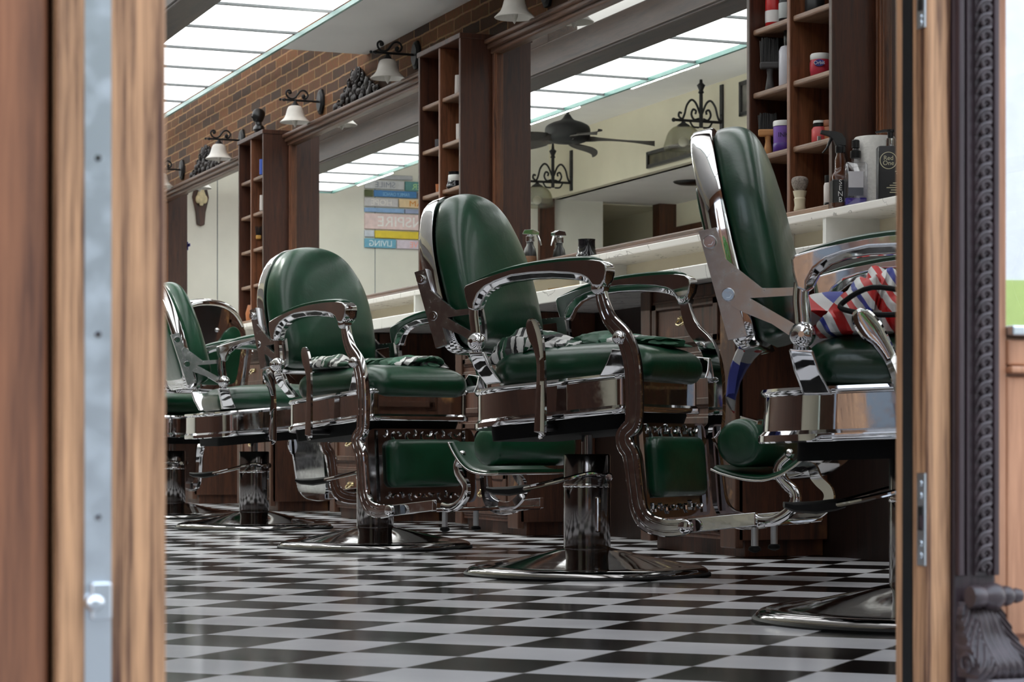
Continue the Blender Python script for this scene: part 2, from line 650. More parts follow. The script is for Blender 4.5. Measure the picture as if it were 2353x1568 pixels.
struct('floor', MB().box(-2.2, 4.2, 1.7, 22, -0.06, 0), M['floor'], smooth=0)
struct('wall_right', MB().box(WB, WB + 0.2, 1.9, 19.5, 0, ZC), M['brick'], smooth=0)
struct('ceiling', MB().box(-2.2, WB + 0.2, 1.9, 19.5, ZC, ZC + 0.1), M['ceil'], smooth=0)
struct('ceiling_soffit', MB().box(3.24, WB - 0.001, 1.97, 11.33, 2.457, 2.475), M['ceil'], smooth=0)
# end wall with a doorway into a dark back room
ew = MB()
ew.box(-1.29, WB, Y1W, Y1W + 0.15, 0, ZC)
ew.box(-2.2, -1.29, Y1W, Y1W + 0.15, 2.69, ZC)
struct('wall_end', ew, M['plaster'], smooth=0)
struct('wall_back_room', MB().box(-2.6, -1.2, 21.2, 21.3, 0, 2.8).box(-1.25, -1.15, Y1W + 0.15, 21.3, 0, 2.8).box(-2.6, -1.2, Y1W + 0.15, 21.3, 2.68, 2.76), M['plaster_l'], smooth=0)
struct('wall_bulkhead', MB().box(-0.85, -0.73, 1.97, Y1W, 2.69, ZC), M['plaster_l'], smooth=0)
struct('ceiling_alcove', MB().box(-2.14, -0.80, 1.97, Y1W, 2.69, 2.74), M['ceil'], smooth=0)
struct('wall_left', MB().box(-2.16, -2.04, 1.9, 21.3, 0, 2.74), M['plaster_l'], smooth=0)
struct('trim_1', MB().box(-2.04, -1.98, 4, 19.2, 0, 2.46), M['wood'], smooth=0)
struct('trim_2', MB().box(-0.77, -0.62, Y1W - 0.05, Y1W, 0, 2.69), M['wood'], smooth=0)
struct('trim_3', MB().box(-2.04, -1.86, Y1W - 0.05, Y1W + 0.1, 0, 2.69), M['wood'], smooth=0)

# joints of the cladding panels on the end wall
struct('trim_4', MB().box(0.985, 0.992, Y1W - 0.003, Y1W, 0, ZC).box(2.455, 2.463, Y1W - 0.003, Y1W, 0, ZC), M['tbar'], smooth=0)

# suspended light canopy: two rows of glowing panels on both sides of a timber beam
PIT = 0.643
YP = 11.59
rails = [(3.24, 3.262, 2.455, 2.477), (1.575, 1.597, 2.585, 2.607)]
struct('trim_5', MB().box(3.225, 3.24, 1.97, 18.66, 2.452, 2.474), M['teal'], smooth=0)
struct('trim_6', MB().box(1.575, 1.597, 1.97, 18.68, 2.578, 2.604), M['teal'], smooth=0)
struct('trim_7', MB().box(1.575, 2.40, 18.66, 18.68, 2.578, 2.604), M['teal'], smooth=0)
struct('ceiling_beam', MB().box(2.43, 2.61, 11.38, 16.9, 2.60, 2.76).box(2.43, 2.61, 1.97, 16.9, 2.435, 2.606).box(2.422, 2.618, 1.97, 16.9, 2.448, 2.460), M['beam'], smooth=0, bevel=0.006)
bars = MB()
for k in range(-14, 12):
    y = YP + PIT * k
    bars.box(2.79, 3.41, y - 0.012, y + 0.012, 2.588, 2.602)
    bars.box(1.60, 2.25, y - 0.012, y + 0.012, 2.588, 2.602)
struct('trim_9', bars, M['tbar'], smooth=0)
panel0 = None
for row, (x0, x1, lab) in enumerate(((2.795, 3.405, 'glowing white ceiling panel in the row nearest the mirror wall'),
                                     (1.605, 2.245, 'glowing white ceiling panel in the row seen in the mirrors, beyond the beam'))):
    src = None
    for k in range(-14, 11):
        y = YP + PIT * (k + 0.5)
        if src is None:
            src = MB().box(-(x1 - x0) / 2, (x1 - x0) / 2, -PIT / 2 + 0.011, PIT / 2 - 0.011, 0, 0.012).obj('ceiling_panel', M['panel'], smooth=0)
            o = src
        else:
            o = src.copy()
            COL.objects.link(o)
        o.location = ((x0 + x1) / 2, y, 2.60)
        tag(o, lab, 'ceiling light', 'glowing ceiling panels, ' + ('mirror wall row' if row == 0 else 'inner row'))

# fluorescent battens under the inner edge of the canopy
bat = None
for i, (ya, lab) in enumerate(((11.72, 'slim fluorescent tube light mirrored just left of the black wall lantern'), (13.46, 'slim fluorescent tube light mirrored right above the ceiling fan'),
                               (15.35, 'slim fluorescent tube light hidden behind the second shelf tower'), (17.28, 'short fluorescent tube light mirrored above the painted word sign'),
                               (9.85, 'fluorescent tube light over the near half of the room, out of the picture'), (7.98, 'fluorescent tube light over the near half of the room, out of the picture'),  # these two tubes are unseen, row continued to brighten the near room
                               )):
    t = thing('tube_light', lab, 'light', (1.525, ya, 2.612), 0, 'fluorescent tube lights along the canopy edge')
    MB().box(-0.032, 0.042, 0, 0.93, 0.004, 0.026).obj('housing', M['black'], t, smooth=0, bevel=0.004)
    MB().prism(rrect(-0.026, 0.026, -0.012, 0.006, 0.008, 4), 0.012, 0.918, 'y').obj('tube', M['tube'], t)

struct('wall_panel', MB().box(3.695, WB - 0.001, 6.0, 18.9, 0, 0.905), M['dark_wood'], smooth=0)  # near-black sheet added over the brick, deepens the shade in the knee space

# ------------------------------------------------------------------ mirrors, shelf towers, ledge, counter
TY = [6.09, 9.40, 12.70, 16.0]          # near faces of the four shelf towers
TW = 0.57
def tower(i, y, label):
    t = thing('shelf_tower', label, 'shelf', (0, y, 0), 0, 'open shelf towers between the mirrors')
    x0, x1, z0, z1 = 3.528, WB - 0.002, 1.102, 2.225
    MB().box(x0, x1, 0, 0.022, z0, z1).obj('side_panel', M['wood'], t, smooth=0, bevel=0.003)
    MB().box(x0, x1, TW - 0.022, TW, z0, z1).obj('side_panel', M['wood'], t, smooth=0, bevel=0.003)
    MB().box(x0 + 0.002, x1 - 0.012, TW / 2 - 0.011, TW / 2 + 0.011, z0, z1 - 0.02).obj('divider', M['wood_edge'], t, smooth=0, bevel=0.003)
    MB().box(x0 - 0.006, x1, -0.006, TW + 0.006, z1 - 0.02, z1 + 0.004).obj('top_board', M['wood'], t, smooth=0, bevel=0.003)
    MB().box(x1 - 0.012, x1, 0.022, TW - 0.022, z0, z1 - 0.02).obj('back_board', M['wood'], t, smooth=0)
    MB().box(x0, x1 - 0.012, 0.022, TW - 0.022, z0, z0 + 0.02).obj('shelf', M['wood_shelf'], t, smooth=0, bevel=0.003)
    for z in (1.335, 1.548, 1.76, 1.972):
        for a, b in ((0.022, TW / 2 - 0.011), (TW / 2 + 0.011, TW - 0.022)):
            MB().box(x0 + 0.012, x1 - 0.012, a, b, z - 0.020, z).obj('shelf', M['wood_shelf'], t, smooth=0, bevel=0.006, seg=3)
    return t
tower(0, TY[0], 'dark wooden shelf tower holding the purple jar and brushes, behind the nearest chair')
tower(1, TY[1], 'dark wooden shelf tower behind the middle chair, black cup on a shelf')
tower(2, TY[2], 'dark wooden shelf tower with a black bust standing on top')
tower(3, TY[3], 'dark wooden shelf tower at the far end with a blue tape scrap on its corner')

MY = [(3.2, TY[0]), (TY[0] + TW, TY[1]), (TY[1] + TW, TY[2]), (TY[2] + TW, TY[3])]
mlab = ['wall mirror at the right edge, behind the pump bottle and paper roll', 'large wall mirror reflecting the ceiling fan and black lantern',
        'wall mirror reflecting the painted word sign', 'far wall mirror reflecting the antler trophy on the end wall']
for (ya, yb), lab in zip(MY, mlab):
    t = thing('wall_mirror', lab, 'mirror', (0, 0, 0), 0, 'mirrors along the brick wall')
    ya, yb = ya + 0.002, yb - 0.002
    z0, z1 = 1.103, 2.195
    w = 0.040
    MB().box(DM, WB - 0.003, ya + 0.03, yb - 0.03, z0 + 0.03, z1 - 0.03).obj('glass', M['mirror'], t, smooth=0)
    for (a0, a1, b0, b1) in ((ya, ya + w, z0, z1), (yb - w, yb, z0, z1)):
        fr = MB().box(3.686, DM + 0.012, a0, a1, b0, b1)
        fr.box(3.678, 3.688, a0 + 0.004, a0 + 0.014, b0, b1)
        fr.box(3.680, 3.688, a1 - 0.012, a1 - 0.004, b0, b1)
        fr.obj('frame_stile', M['wood_edge'], t, smooth=0, bevel=0.004)
    fr = MB()
    fr.box(3.672, DM + 0.012, ya, yb, z1 - 0.055, z1)
    fr.box(3.655, 3.674, ya, yb, z1 - 0.035, z1 - 0.008)
    fr.box(3.640, 3.674, ya, yb, z1 - 0.012, z1 + 0.008)
    fr.obj('frame_head', M['wood_h'], t, smooth=0, bevel=0.006)
    MB().box(3.664, DM + 0.012, ya + w, yb - w, z0, z0 + 0.058).box(3.658, 3.67, ya + w, yb - w, z0 + 0.010, z0 + 0.04).obj('frame_foot', M['wood_h'], t, smooth=0, bevel=0.006)

# blue tape scrap on the far tower
tp = MB().box(3.523, 3.527, TY[3] - 0.004, TY[3] + 0.03, 1.80, 1.86).box(3.519, 3.524, TY[3] - 0.05, TY[3] + 0.02, 1.825, 1.845)
tag(tp.obj('tape_scrap', plain('blue_tape', lin((50, 60, 170)), 0.5), smooth=0), 'scrap of blue tape stuck to the far shelf tower corner', 'tape')

# ledge: marble slab on cream partitions
t = thing('mirror_ledge', 'white marble ledge with open cream boxes under the mirrors', 'ledge', (0, 0, 0))
MB().box(3.50, WB - 0.002, 3.2, 18.9, 1.077, 1.1015).obj('slab', M['marble'], t, smooth=0, bevel=0.004)
for y in (4.4, 6.10, 6.65, 8.0, 9.41, 9.96, 11.3, 12.71, 13.26, 14.7, 16.01, 16.56, 17.8):
    MB().box(3.506, WB - 0.02, y - 0.010, y + 0.010, 0.958, 1.077).obj('partition', M['white_plastic'], t, smooth=0)
MB().box(WB - 0.02, WB - 0.003, 3.2, 18.9, 0.958, 1.077).obj('back_board', M['ledge_back'], t, smooth=0)
tag(MB().box(3.28, WB - 0.002, 3.2, 18.9, 0.906, 0.957).obj('countertop', M['marble'], smooth=0, bevel=0.004),
    'long white veined marble countertop running along the mirror wall', 'countertop')

# vanity cabinets under the counter
CYB = [6.405, 8.28, 10.10, 11.92, 13.72, 15.5]
clab = ['dark wooden drawer cabinet under the counter behind the middle chair footrest', 'drawer cabinet under the counter behind the middle chair base',
        'drawer cabinet under the counter behind the second chair', 'brown cabinet side seen behind the third chair column', 'brown cabinet behind the third chair base, far left', 'last drawer cabinet under the counter at the far end']
def handle(par, x, y, z):
    mb = MB().box(x - 0.004, x, y - 0.042, y + 0.042, z + 0.002, z + 0.022)
    mb.tube(crom([(x - 0.004, y - 0.036, z + 0.010), (x - 0.020, y - 0.030, z - 0.004), (x - 0.024, y, z - 0.012), (x - 0.020, y + 0.030, z - 0.004), (x - 0.004, y + 0.036, z + 0.010)], 4), 0.0045, 8)
    mb.ball((x - 0.004, y - 0.036, z + 0.010), 0.009, 10)
    mb.ball((x - 0.004, y + 0.036, z + 0.010), 0.009, 10)
    mb.obj('handle', M['brass'], par)
for y, lab in zip(CYB, clab):
    t = thing('vanity_cabinet', lab, 'cabinet', (0, y, 0), 0, 'drawer cabinets under the counter')
    xf = 3.353
    bd = MB().box(xf + 0.012, 3.694, 0.0, 0.72, 0.055, 0.904)
    bd.box(xf + 0.05, 3.694, 0.03, 0.69, 0.0, 0.056)
    bd.obj('body', M['wood_cab'], t, smooth=0, bevel=0.003)
    MB().box(xf, xf + 0.03, 0.0, 0.11, 0.03, 0.904).obj('post', M['wood_edge_cab'], t, smooth=0, bevel=0.004)
    MB().box(xf, xf + 0.03, 0.64, 0.72, 0.03, 0.904).obj('post', M['wood_edge_cab'], t, smooth=0, bevel=0.004)
    z = 0.07
    for hh in (0.19, 0.19, 0.19, 0.165):
        d = MB().box(xf + 0.006, xf + 0.02, 0.116, 0.634, z, z + hh).obj('drawer', M['wood_cab'], t, smooth=0, bevel=0.004)
        fb = MB()
        fb.box(xf - 0.002, xf + 0.008, 0.124, 0.626, z + 0.010, z + 0.034)
        fb.box(xf - 0.002, xf + 0.008, 0.124, 0.626, z + hh - 0.034, z + hh - 0.010)
        fb.box(xf - 0.002, xf + 0.008, 0.124, 0.160, z + 0.010, z + hh - 0.01)
        fb.box(xf - 0.002, xf + 0.008, 0.590, 0.626, z + 0.010, z + hh - 0.01)
        fb.obj('drawer_frame', M['wood_edge_cab'], d, smooth=0, bevel=0.003)
        handle(d, xf + 0.006, 0.375, z + hh / 2)
        z += hh + 0.02
t = thing('outlet_box', 'white socket box under the counter with a black cable', 'socket', (0, 7.45, 0.80))
MB().box(3.63, 3.695, -0.06, 0.06, -0.055, 0.055).obj('box', M['white_plastic'], t, smooth=0, bevel=0.008)
MB().tube(crom([(3.66, 0.0, 0.0), (3.62, 0.02, 0.04), (3.60, 0.05, 0.02), (3.62, 0.10, -0.08), (3.68, 0.18, -0.2)], 6), 0.006, 8).obj('cable', M['rubber'], t)

# ------------------------------------------------------------------ wall sconces, crests, bust
def sconce():
    t = thing('wall_sconce', '', 'wall lamp', (0, 0, 0), 0, 'black scroll wall lamps on the brick wall')
    oct_ = [(0.060 * math.cos(PI * k / 4 + PI / 8), 0.074 * math.sin(PI * k / 4 + PI / 8)) for k in range(8)]
    MB().loft([[(0.0, a, b) for a, b in oct_], [(-0.012, a, b) for a, b in oct_], [(-0.022, a * 0.7, b * 0.75) for a, b in oct_]]).obj('backplate', M['iron'], t, smooth=30)
    MB().tube([(-0.01, 0, 0), (-0.10, 0, 0), (-0.235, 0, 0)], 0.0062, 10).ball((-0.222, 0, 0), 0.010, 10).ball((-0.245, 0, 0), 0.008, 10).obj('arm', M['iron'], t)
    sp = []
    for k in range(26):                         # front curl
        a = R(200 - 22 * k * 0.75)
        sp.append((k, a))
    curl1, curl2 = [], []
    for k in range(22):
        q = k / 21
        r = 0.012 + 0.022 * q
        a = R(40 + 400 * q)
        curl1.append((-0.195 + r * math.cos(a), 0, 0.040 + r * math.sin(a)))
    for k in range(22):
        q = k / 21
        r = 0.012 + 0.020 * q
        a = R(220 + 0) - R(400 * q)
        curl2.append((-0.095 + r * math.cos(a), 0, 0.034 + r * math.sin(a)))
    P = [(-0.190, 0.043), (-0.183, 0.040), (-0.184, 0.050), (-0.196, 0.056), (-0.209, 0.047), (-0.209, 0.029), (-0.196, 0.013), (-0.176, 0.008), (-0.158, 0.016),
         (-0.143, 0.034), (-0.128, 0.052), (-0.108, 0.058), (-0.090, 0.048), (-0.084, 0.030), (-0.094, 0.014), (-0.110, 0.013), (-0.116, 0.024), (-0.108, 0.030)]
    Q = crom([(a, 0, b) for a, b in P], 5)
    MB().tube(Q, 0.0055, 8).ball((-0.190, 0, 0.042), 0.011, 10).ball((-0.108, 0, 0.026), 0.011, 10).obj('scroll', M['iron'], t)
    MB().lathe([(0.006, 0.0), (0.010, -0.012), (0.024, -0.030), (0.026, -0.034), (0.004, -0.034)], 16, (-0.158, 0, 0)).obj('socket_cap', M['iron'], t)
    pr = [(0.026, -0.032), (0.038, -0.038), (0.046, -0.055), (0.052, -0.078), (0.062, -0.100), (0.078, -0.116), (0.087, -0.124)]
    MB().lathe(crom(pr, 3) + [(0.085, -0.127), (0.074, -0.117), (0.058, -0.100), (0.048, -0.078), (0.042, -0.056), (0.034, -0.042), (0.010, -0.036)], 28, (-0.158, 0, 0)).obj('glass_shade', M['white_glass'], t)
    MB().lathe([(0.006, -0.06), (0.014, -0.08), (0.017, -0.10), (0.014, -0.124), (0.008, -0.142), (0.002, -0.152), (0.0005, -0.153)], 14, (-0.158, 0, 0)).obj('bulb', M['white_glass'], t)
    return t
sc0 = sconce()
index_children()
slab = ['black scroll wall lamp with white bell glass, cut by the top edge of the photo', 'black scroll wall lamp with white bell glass beside the second shelf tower',
        'black scroll wall lamp with white bell glass just right of the black bust', 'black scroll wall lamp with white bell glass left of the third shelf tower', 'black scroll wall lamp half hidden by the left door edge']
for i, (y, lab) in enumerate(zip((8.83, 10.52, 12.15, 13.87, 15.5), slab)):
    o = sc0 if i == 0 else copy_tree(sc0)
    o.location = (WB - 0.001, y, 2.322)
    tag(o, lab)

def crest(y, label):
    t = thing('carved_crest', label, 'carving', (WB - 0.002, y, 2.205), 0, 'dark carved crests above the mirrors')
    rnd = random.Random(3)
    body = MB()
    body.prism([(-0.42, 0), (-0.30, 0.035), (-0.16, 0.07), (-0.07, 0.14), (0, 0.19), (0.07, 0.14), (0.16, 0.07), (0.30, 0.035), (0.42, 0)], -0.015, 0, 'x')
    body.obj('backing', M['crest'], t, smooth=0, bevel=0.005)
    mb = MB()
    for s in (-1, 1):
        for k in range(34):
            a = 0.40 * rnd.random() ** 1.3
            top = 0.19 * (1 - a / 0.44) ** 1.5
            z = 0.012 + rnd.random() * top
            q = rnd.uniform(0.012, 0.024)
            mb.ball((-0.022 - rnd.random() * 0.02, s * a, z), q, 10, 0.7, rnd.uniform(0.8, 1.7), rnd.uniform(0.7, 1.5))
        for k in range(6):
            a = 0.06 + 0.062 * k
            h = 0.19 * (1 - a / 0.44) ** 1.5
            pts = []
            for m in range(14):
                q = m / 13
                r = (0.006 + 0.020 * q) * (1 - 0.06 * k)
                g = R(60 + 420 * q)
                pts.append((-0.040, s * (a + r * math.cos(g)), max(0.02, h) + 0.006 + r * math.sin(g)))
            mb.tube(pts, 0.006, 7)
    mb.obj('scroll_leaves', M['crest'], t)
    mb = MB()
    for k in range(7):
        a = R(30 + 20 * k)
        mb.tube([(-0.02, 0, 0.05), (-0.042, 0.035 * math.cos(a), 0.08 + 0.06 * math.sin(a)), (-0.03, 0.055 * math.cos(a), 0.08 + 0.115 * math.sin(a))], [0.008, 0.012, 0.008], 8)
    mb.ball((-0.03, 0, 0.07), 0.026, 12)
    mb.obj('shell', M['crest'], t)
crest(11.40, 'dark carved crest on the brick between two wall lamps, above the second mirror')
crest(14.72, 'dark carved crest behind the third wall lamp, above the far mirror')

t = thing('bust_figurine', 'small black bust standing on top of the third shelf tower', 'figurine', (3.60, TY[2] + 0.36, 2.2295))
bx = MB().lathe([(0.035, 0), (0.036, 0.012), (0.022, 0.02), (0.020, 0.032)], 20)
bx.obj('plinth', M['black'], t)
bb = MB()
bb.loft([[(rx * math.cos(2 * PI * k / 20) + ox, ry * math.sin(2 * PI * k / 20), z) for k in range(20)] for rx, ry, z, ox in
         ((0.02, 0.03, 0.03, 0), (0.034, 0.052, 0.048, 0), (0.030, 0.050, 0.066, 0), (0.020, 0.026, 0.078, 0), (0.018, 0.020, 0.092, -0.002), (0.030, 0.024, 0.100, -0.006),
          (0.037, 0.029, 0.118, -0.004), (0.040, 0.031, 0.138, -0.001), (0.037, 0.029, 0.158, 0), (0.024, 0.020, 0.172, 0), (0.006, 0.006, 0.178, 0))])
bb.ball((-0.040, 0, 0.125), 0.008, 8)
bb.obj('head', M['black'], t)

# ------------------------------------------------------------------ things the mirrors show
t = thing('ceiling_fan', 'dark ceiling fan with leaf shaped blades, seen in the large mirror', 'fan', (0.62, 15.72, 2.775))
MB().lathe([(0.012, 0.10), (0.012, ZC - 2.80)], 12).lathe([(0.05, ZC - 2.80 - 0.06), (0.07, ZC - 2.80 - 0.005)], 20).obj('rod', M['black'], t)
MB().lathe(crom([(0.02, 0.14), (0.05, 0.10), (0.12, 0.075), (0.168, 0.045), (0.175, 0.0), (0.165, -0.05), (0.12, -0.075), (0.06, -0.08), (0.01, -0.085)], 3), 32).obj('motor_housing', M['rubber'], t)
for k in range(5):
    a = R(-14 + 72 * k)
    bl = MB()
    prof = [(0.13, 0.012), (0.20, 0.02), (0.24, 0.06), (0.34, 0.10), (0.46, 0.105), (0.57, 0.075), (0.65, 0.03), (0.67, 0.004)]
    top = [(r, w, 0.004 - 0.10 * max(0, r - 0.2) ** 1.4) for r, w in crom(prof, 3)]
    rings = []
    for r, w, z in top:
        sec = []
        for q in (-1, -0.5, 0, 0.5, 1):
            sec.append((r, q * w, z - 0.020 * q))
        for q in (1, 0.5, 0, -0.5, -1):
            sec.append((r, q * w, z - 0.020 * q - 0.006))
        rings.append([(x * math.cos(a) - y * math.sin(a), x * math.sin(a) + y * math.cos(a), zz - 0.05) for x, y, zz in sec])
    bl.loft(rings)
    bl.obj('blade', plain('rattan_blade', lin((38, 32, 26)), 0.7, 0, 0.5, 60) if k == 0 else bpy.data.materials['rattan_blade'], t)

def lantern(x, y, z, label):
    t = thing('wall_lantern', label, 'wall lamp', (x, y, z), 0, 'black scroll lanterns with big glass shades')
    # wall is at -X; arm runs +X
    MB().box(0.0, 0.014, -0.024, 0.024, -0.07, 0.30).obj('wall_bar', M['iron'], t, smooth=40)
    MB().tube([(0.0, 0, 0.0), (0.20, 0, 0.0), (0.42, 0, 0.0)], 0.011, 10).ball((0.43, 0, 0.0), 0.017, 10).obj('arm', M['iron'], t)
    MB().tube([(0.19, 0, -0.05), (0.19, 0, 0.30), (0.19, 0, 0.385)], [0.016, 0.014, 0.006], 10).lathe([(0.004, 0.215), (0.024, 0.225), (0.016, 0.245), (0.034, 0.285), (0.012, 0.305), (0.010, 0.32)], 14, (0.19, 0, 0)).obj('finial_pole', M['iron'], t)
    mb = MB()
    for q in (-1, 1):
        mb.tube(crom([(0.19 + q * 0.01, 0, 0.06), (0.19 + q * 0.045, 0, 0.14), (0.19 + q * 0.085, 0, 0.165), (0.19 + q * 0.125, 0, 0.12), (0.19 + q * 0.145, 0, 0.05), (0.19 + q * 0.165, 0, 0.012), (0.19 + q * 0.195, 0, 0.03), (0.19 + q * 0.19, 0, 0.06), (0.19 + q * 0.170, 0, 0.055)], 5), 0.009, 8)
        mb.tube(crom([(0.19 + q * 0.02, 0, 0.02), (0.19 + q * 0.06, 0, 0.01), (0.19 + q * 0.085, 0, 0.05), (0.19 + q * 0.07, 0, 0.09), (0.19 + q * 0.045, 0, 0.08), (0.19 + q * 0.05, 0, 0.055)], 5), 0.009, 8)
        mb.tube(crom([(0.19 + q * 0.10, 0, 0.0), (0.19 + q * 0.07, 0, -0.045), (0.19 + q * 0.02, 0, -0.05)], 5), 0.008, 8)
    mb.obj('scroll', M['iron'], t)
    MB().lathe([(0.008, 0.0), (0.02, -0.02), (0.05, -0.040), (0.052, -0.046), (0.01, -0.046)], 16, (0.345, 0, 0)).obj('shade_cap', M['iron'], t)
    pr = crom([(0.045, -0.042), (0.09, -0.062), (0.125, -0.105), (0.145, -0.165), (0.158, -0.215), (0.150, -0.232)], 4)
    pr2 = [(r - 0.005, h - 0.001) for r, h in pr[::-1]]
    MB().lathe(pr + pr2, 32, (0.345, 0, 0)).obj('glass_shade', M['shade_glass'], t)
    MB().ball((0.345, 0, -0.17), 0.04, 14).obj('bulb', M['white_glass'], t)
M['shade_glass'] = glassy('clear_shade_glass', (0.80, 0.80, 0.74), 0.12, 0.25)
lantern(-0.73, 15.75, 2.93, 'black scroll lantern on the far wall, mirrored beside the nearest chair back')
lantern(-0.73, 18.75, 2.78, 'black scroll lantern mirrored under the ceiling fan')

def picture(y0, y1, z0, z1, label, dark):
    t = thing('framed_picture', label, 'picture', (-0.729, (y0 + y1) / 2, (z0 + z1) / 2), 0, 'framed pictures on the wall opposite the mirrors')
    a, c = (y1 - y0) / 2, (z1 - z0) / 2
    fr = MB()
    for q in ((-a, -a + 0.03, -c, c), (a - 0.03, a, -c, c), (-a, a, -c, -c + 0.03), (-a, a, c - 0.03, c)):
        fr.box(0, 0.03, *q)
    fr.obj('frame', M['black'], t, smooth=0, bevel=0.003)
    MB().box(0, 0.012, -a + 0.02, a - 0.02, -c + 0.02, c - 0.02).obj('print', dark, t, smooth=0)
picture(15.05, 15.42, 2.93, 3.20, 'black framed picture behind the scroll lantern in the mirror', plain('grey_print', lin((105, 102, 96)), 0.5, 0, 0.5, 9))
picture(15.55, 17.1, 2.72, 2.86, 'dark framed panorama print below the lantern in the mirror', plain('dark_print', lin((62, 58, 40)), 0.5, 0, 0.8, 9))
tag(MB().lathe([(0.001, 2.66), (0.11, 2.664), (0.15, 2.678), (0.16, 2.689)], 28, (-1.35, 17.55, 0)).obj('ceiling_speaker', M['black']), 'round black ceiling speaker mirrored on the lower white soffit', 'speaker')

# word sign
t = thing('word_sign', 'painted wooden plank sign with inspirational words, mirrored beside the middle chair', 'sign', (-0.085, Y1W - 0.03, 0))
def V(v):
    return CAM_H - (v - HY) / 252.6
def plank(x0, x1, va, vb, c):
    MB().box(x0, x1, 0.0, 0.024, V(vb) + 0.004, V(va) - 0.004).obj('plank', plain('paint_%d_%d' % (int(va), int(x0 * 100)), lin(c), 0.7, 0, 0.12, 22), t, smooth=0, bevel=0.004)
G1 = lin((120, 124, 130)); WH = lin((240, 238, 236))
plank(0.72, 1.18, 399, 411, (170, 172, 178)); plank(0.25, 0.66, 399, 411, (196, 196, 202))
plank(0.80, 1.18, 412, 434, (196, 198, 202)); plank(0.25, 0.79, 412, 436, (92, 138, 138))
plank(1.10, 1.18, 435, 452, (84, 92, 60)); plank(0.68, 1.09, 435, 452, (72, 122, 176)); plank(0.25, 0.67, 437, 452, (130, 128, 140))
plank(0.86, 1.18, 453, 475, (206, 204, 208)); plank(0.25, 0.85, 453, 475, (232, 206, 168))
plank(0.80, 1.18, 476, 488, (140, 172, 214)); plank(0.25, 0.79, 476, 488, (158, 168, 200))
plank(0.25, 1.18, 489, 527, (228, 204, 204))
plank(1.09, 1.18, 528, 545, (206, 212, 224)); plank(0.25, 1.08, 528, 547, (214, 190, 62))
plank(0.88, 1.18, 547, 570, (104, 160, 186)); plank(0.25, 0.87, 548, 570, (212, 200, 214))
def word(s, x, va, vb, c, sx=1.0):
    text('lettering', s, (vb - va) / 252.6 * 0.92, plain('paint_' + s.lower(), c, 0.7), t, (x, -0.001, V((va + vb) / 2) - 0.004), (R(90), 0, 0), 0.001, 'CENTER', sx)
word('SMILE', 0.985, 413, 433, lin((130, 136, 150)), 1.1)
word('NEVER', 0.60, 414, 435, lin((176, 214, 150)), 1.1)
word('FAMILY DANCE', 0.88, 438, 450, lin((150, 196, 226)), 0.85)
word('HOPE', 1.02, 454, 474, lin((244, 240, 238)), 1.1)
word('DREAM', 0.60, 454, 474, lin((206, 130, 40)), 1.3)
word('INSPIRE', 0.82, 490, 526, lin((250, 246, 246)), 1.1)
word('LIVING', 1.03, 548, 569, lin((232, 240, 246)), 0.95)
word('LOVE', 0.66, 549, 569, lin((240, 160, 150)), 1.0)

# antler trophy on the end wall
t = thing('antler_trophy', 'small skull trophy on a dark wooden shield, mirrored at the far left', 'trophy', (2.615, Y1W - 0.001, 2.535))
MB().prism([(-0.07, 0.17), (-0.03, 0.19), (0.0, 0.18), (0.03, 0.19), (0.07, 0.17), (0.06, 0.10), (0.075, 0.03), (0.045, -0.10), (0.035, -0.21), (0.0, -0.225), (-0.035, -0.21), (-0.045, -0.10), (-0.075, 0.03), (-0.06, 0.10)], -0.025, 0, 'y').obj('shield', M['wood'], t, smooth=0, bevel=0.006)
M['bone'] = plain('bone', lin((222, 208, 170)), 0.6, 0, 0.15, 30)
mb = MB()
mb.loft([[(cx + rx * math.cos(2 * PI * k / 14), -0.045 + ry * math.sin(2 * PI * k / 14), z) for k in range(14)] for rx, ry, z, cx in ((0.012, 0.01, 0.10, 0), (0.03, 0.022, 0.075, 0), (0.042, 0.028, 0.04, 0), (0.034, 0.024, 0.0, 0), (0.014, 0.014, -0.045, 0))])
for s in (-1, 1):
    mb.ball((s * 0.03, -0.05, 0.01), 0.024, 10, 1, 0.8, 1.6)
mb.obj('skull', M['bone'], t)
for s in (-1, 1):
    MB().tube(crom([(s * 0.014, -0.05, 0.08), (s * 0.022, -0.07, 0.13), (s * 0.030, -0.08, 0.19), (s * 0.022, -0.09, 0.25)], 4), [0.009 - 0.0005 * k for k in range(13)], 8).obj('horn', M['bone'], t)

# ------------------------------------------------------------------ barber chairs (local: +X forward, +Y the sitter's left)
TILT = math.tan(R(5))
LEG = [(0.172, 0.800), (0.177, 0.790), (0.188, 0.741), (0.208, 0.698), (0.246, 0.656), (0.265, 0.614), (0.275, 0.565), (0.278, 0.510), (0.278, 0.461), (0.273, 0.419),
       (0.248, 0.392), (0.252, 0.364), (0.269, 0.335), (0.281, 0.253), (0.292, 0.195), (0.318, 0.160), (0.370, 0.146), (0.428, 0.150)]
LEGW = [0.5, 0.55, 0.7, 0.8, 0.95, 1, 1, 1, 1, 0.95, 0.9, 0.95, 0.95, 0.9, 0.95, 1.05, 1.0, 0.9]
RIB = [(-0.022, -0.010), (0.022, -0.010), (0.024, -0.006), (0.024, 0.0095), (0.0215, 0.0125), (0.0130, 0.0125), (0.0110, 0.0085), (0.0088, 0.0085), (0.0068, 0.0125), (-0.0068, 0.0125), (-0.0088, 0.0085), (-0.0110, 0.0085), (-0.0130, 0.0125), (-0.0215, 0.0125), (-0.024, 0.0095), (-0.024, -0.006)]
FLAT = [(-0.015, -0.007), (0.015, -0.007), (0.015, 0.005), (0.011, 0.008), (-0.011, 0.008), (-0.015, 0.005)]
BO, BU, BN = (-0.303, 0.656), (-0.196, 0.981), (0.981, 0.196)
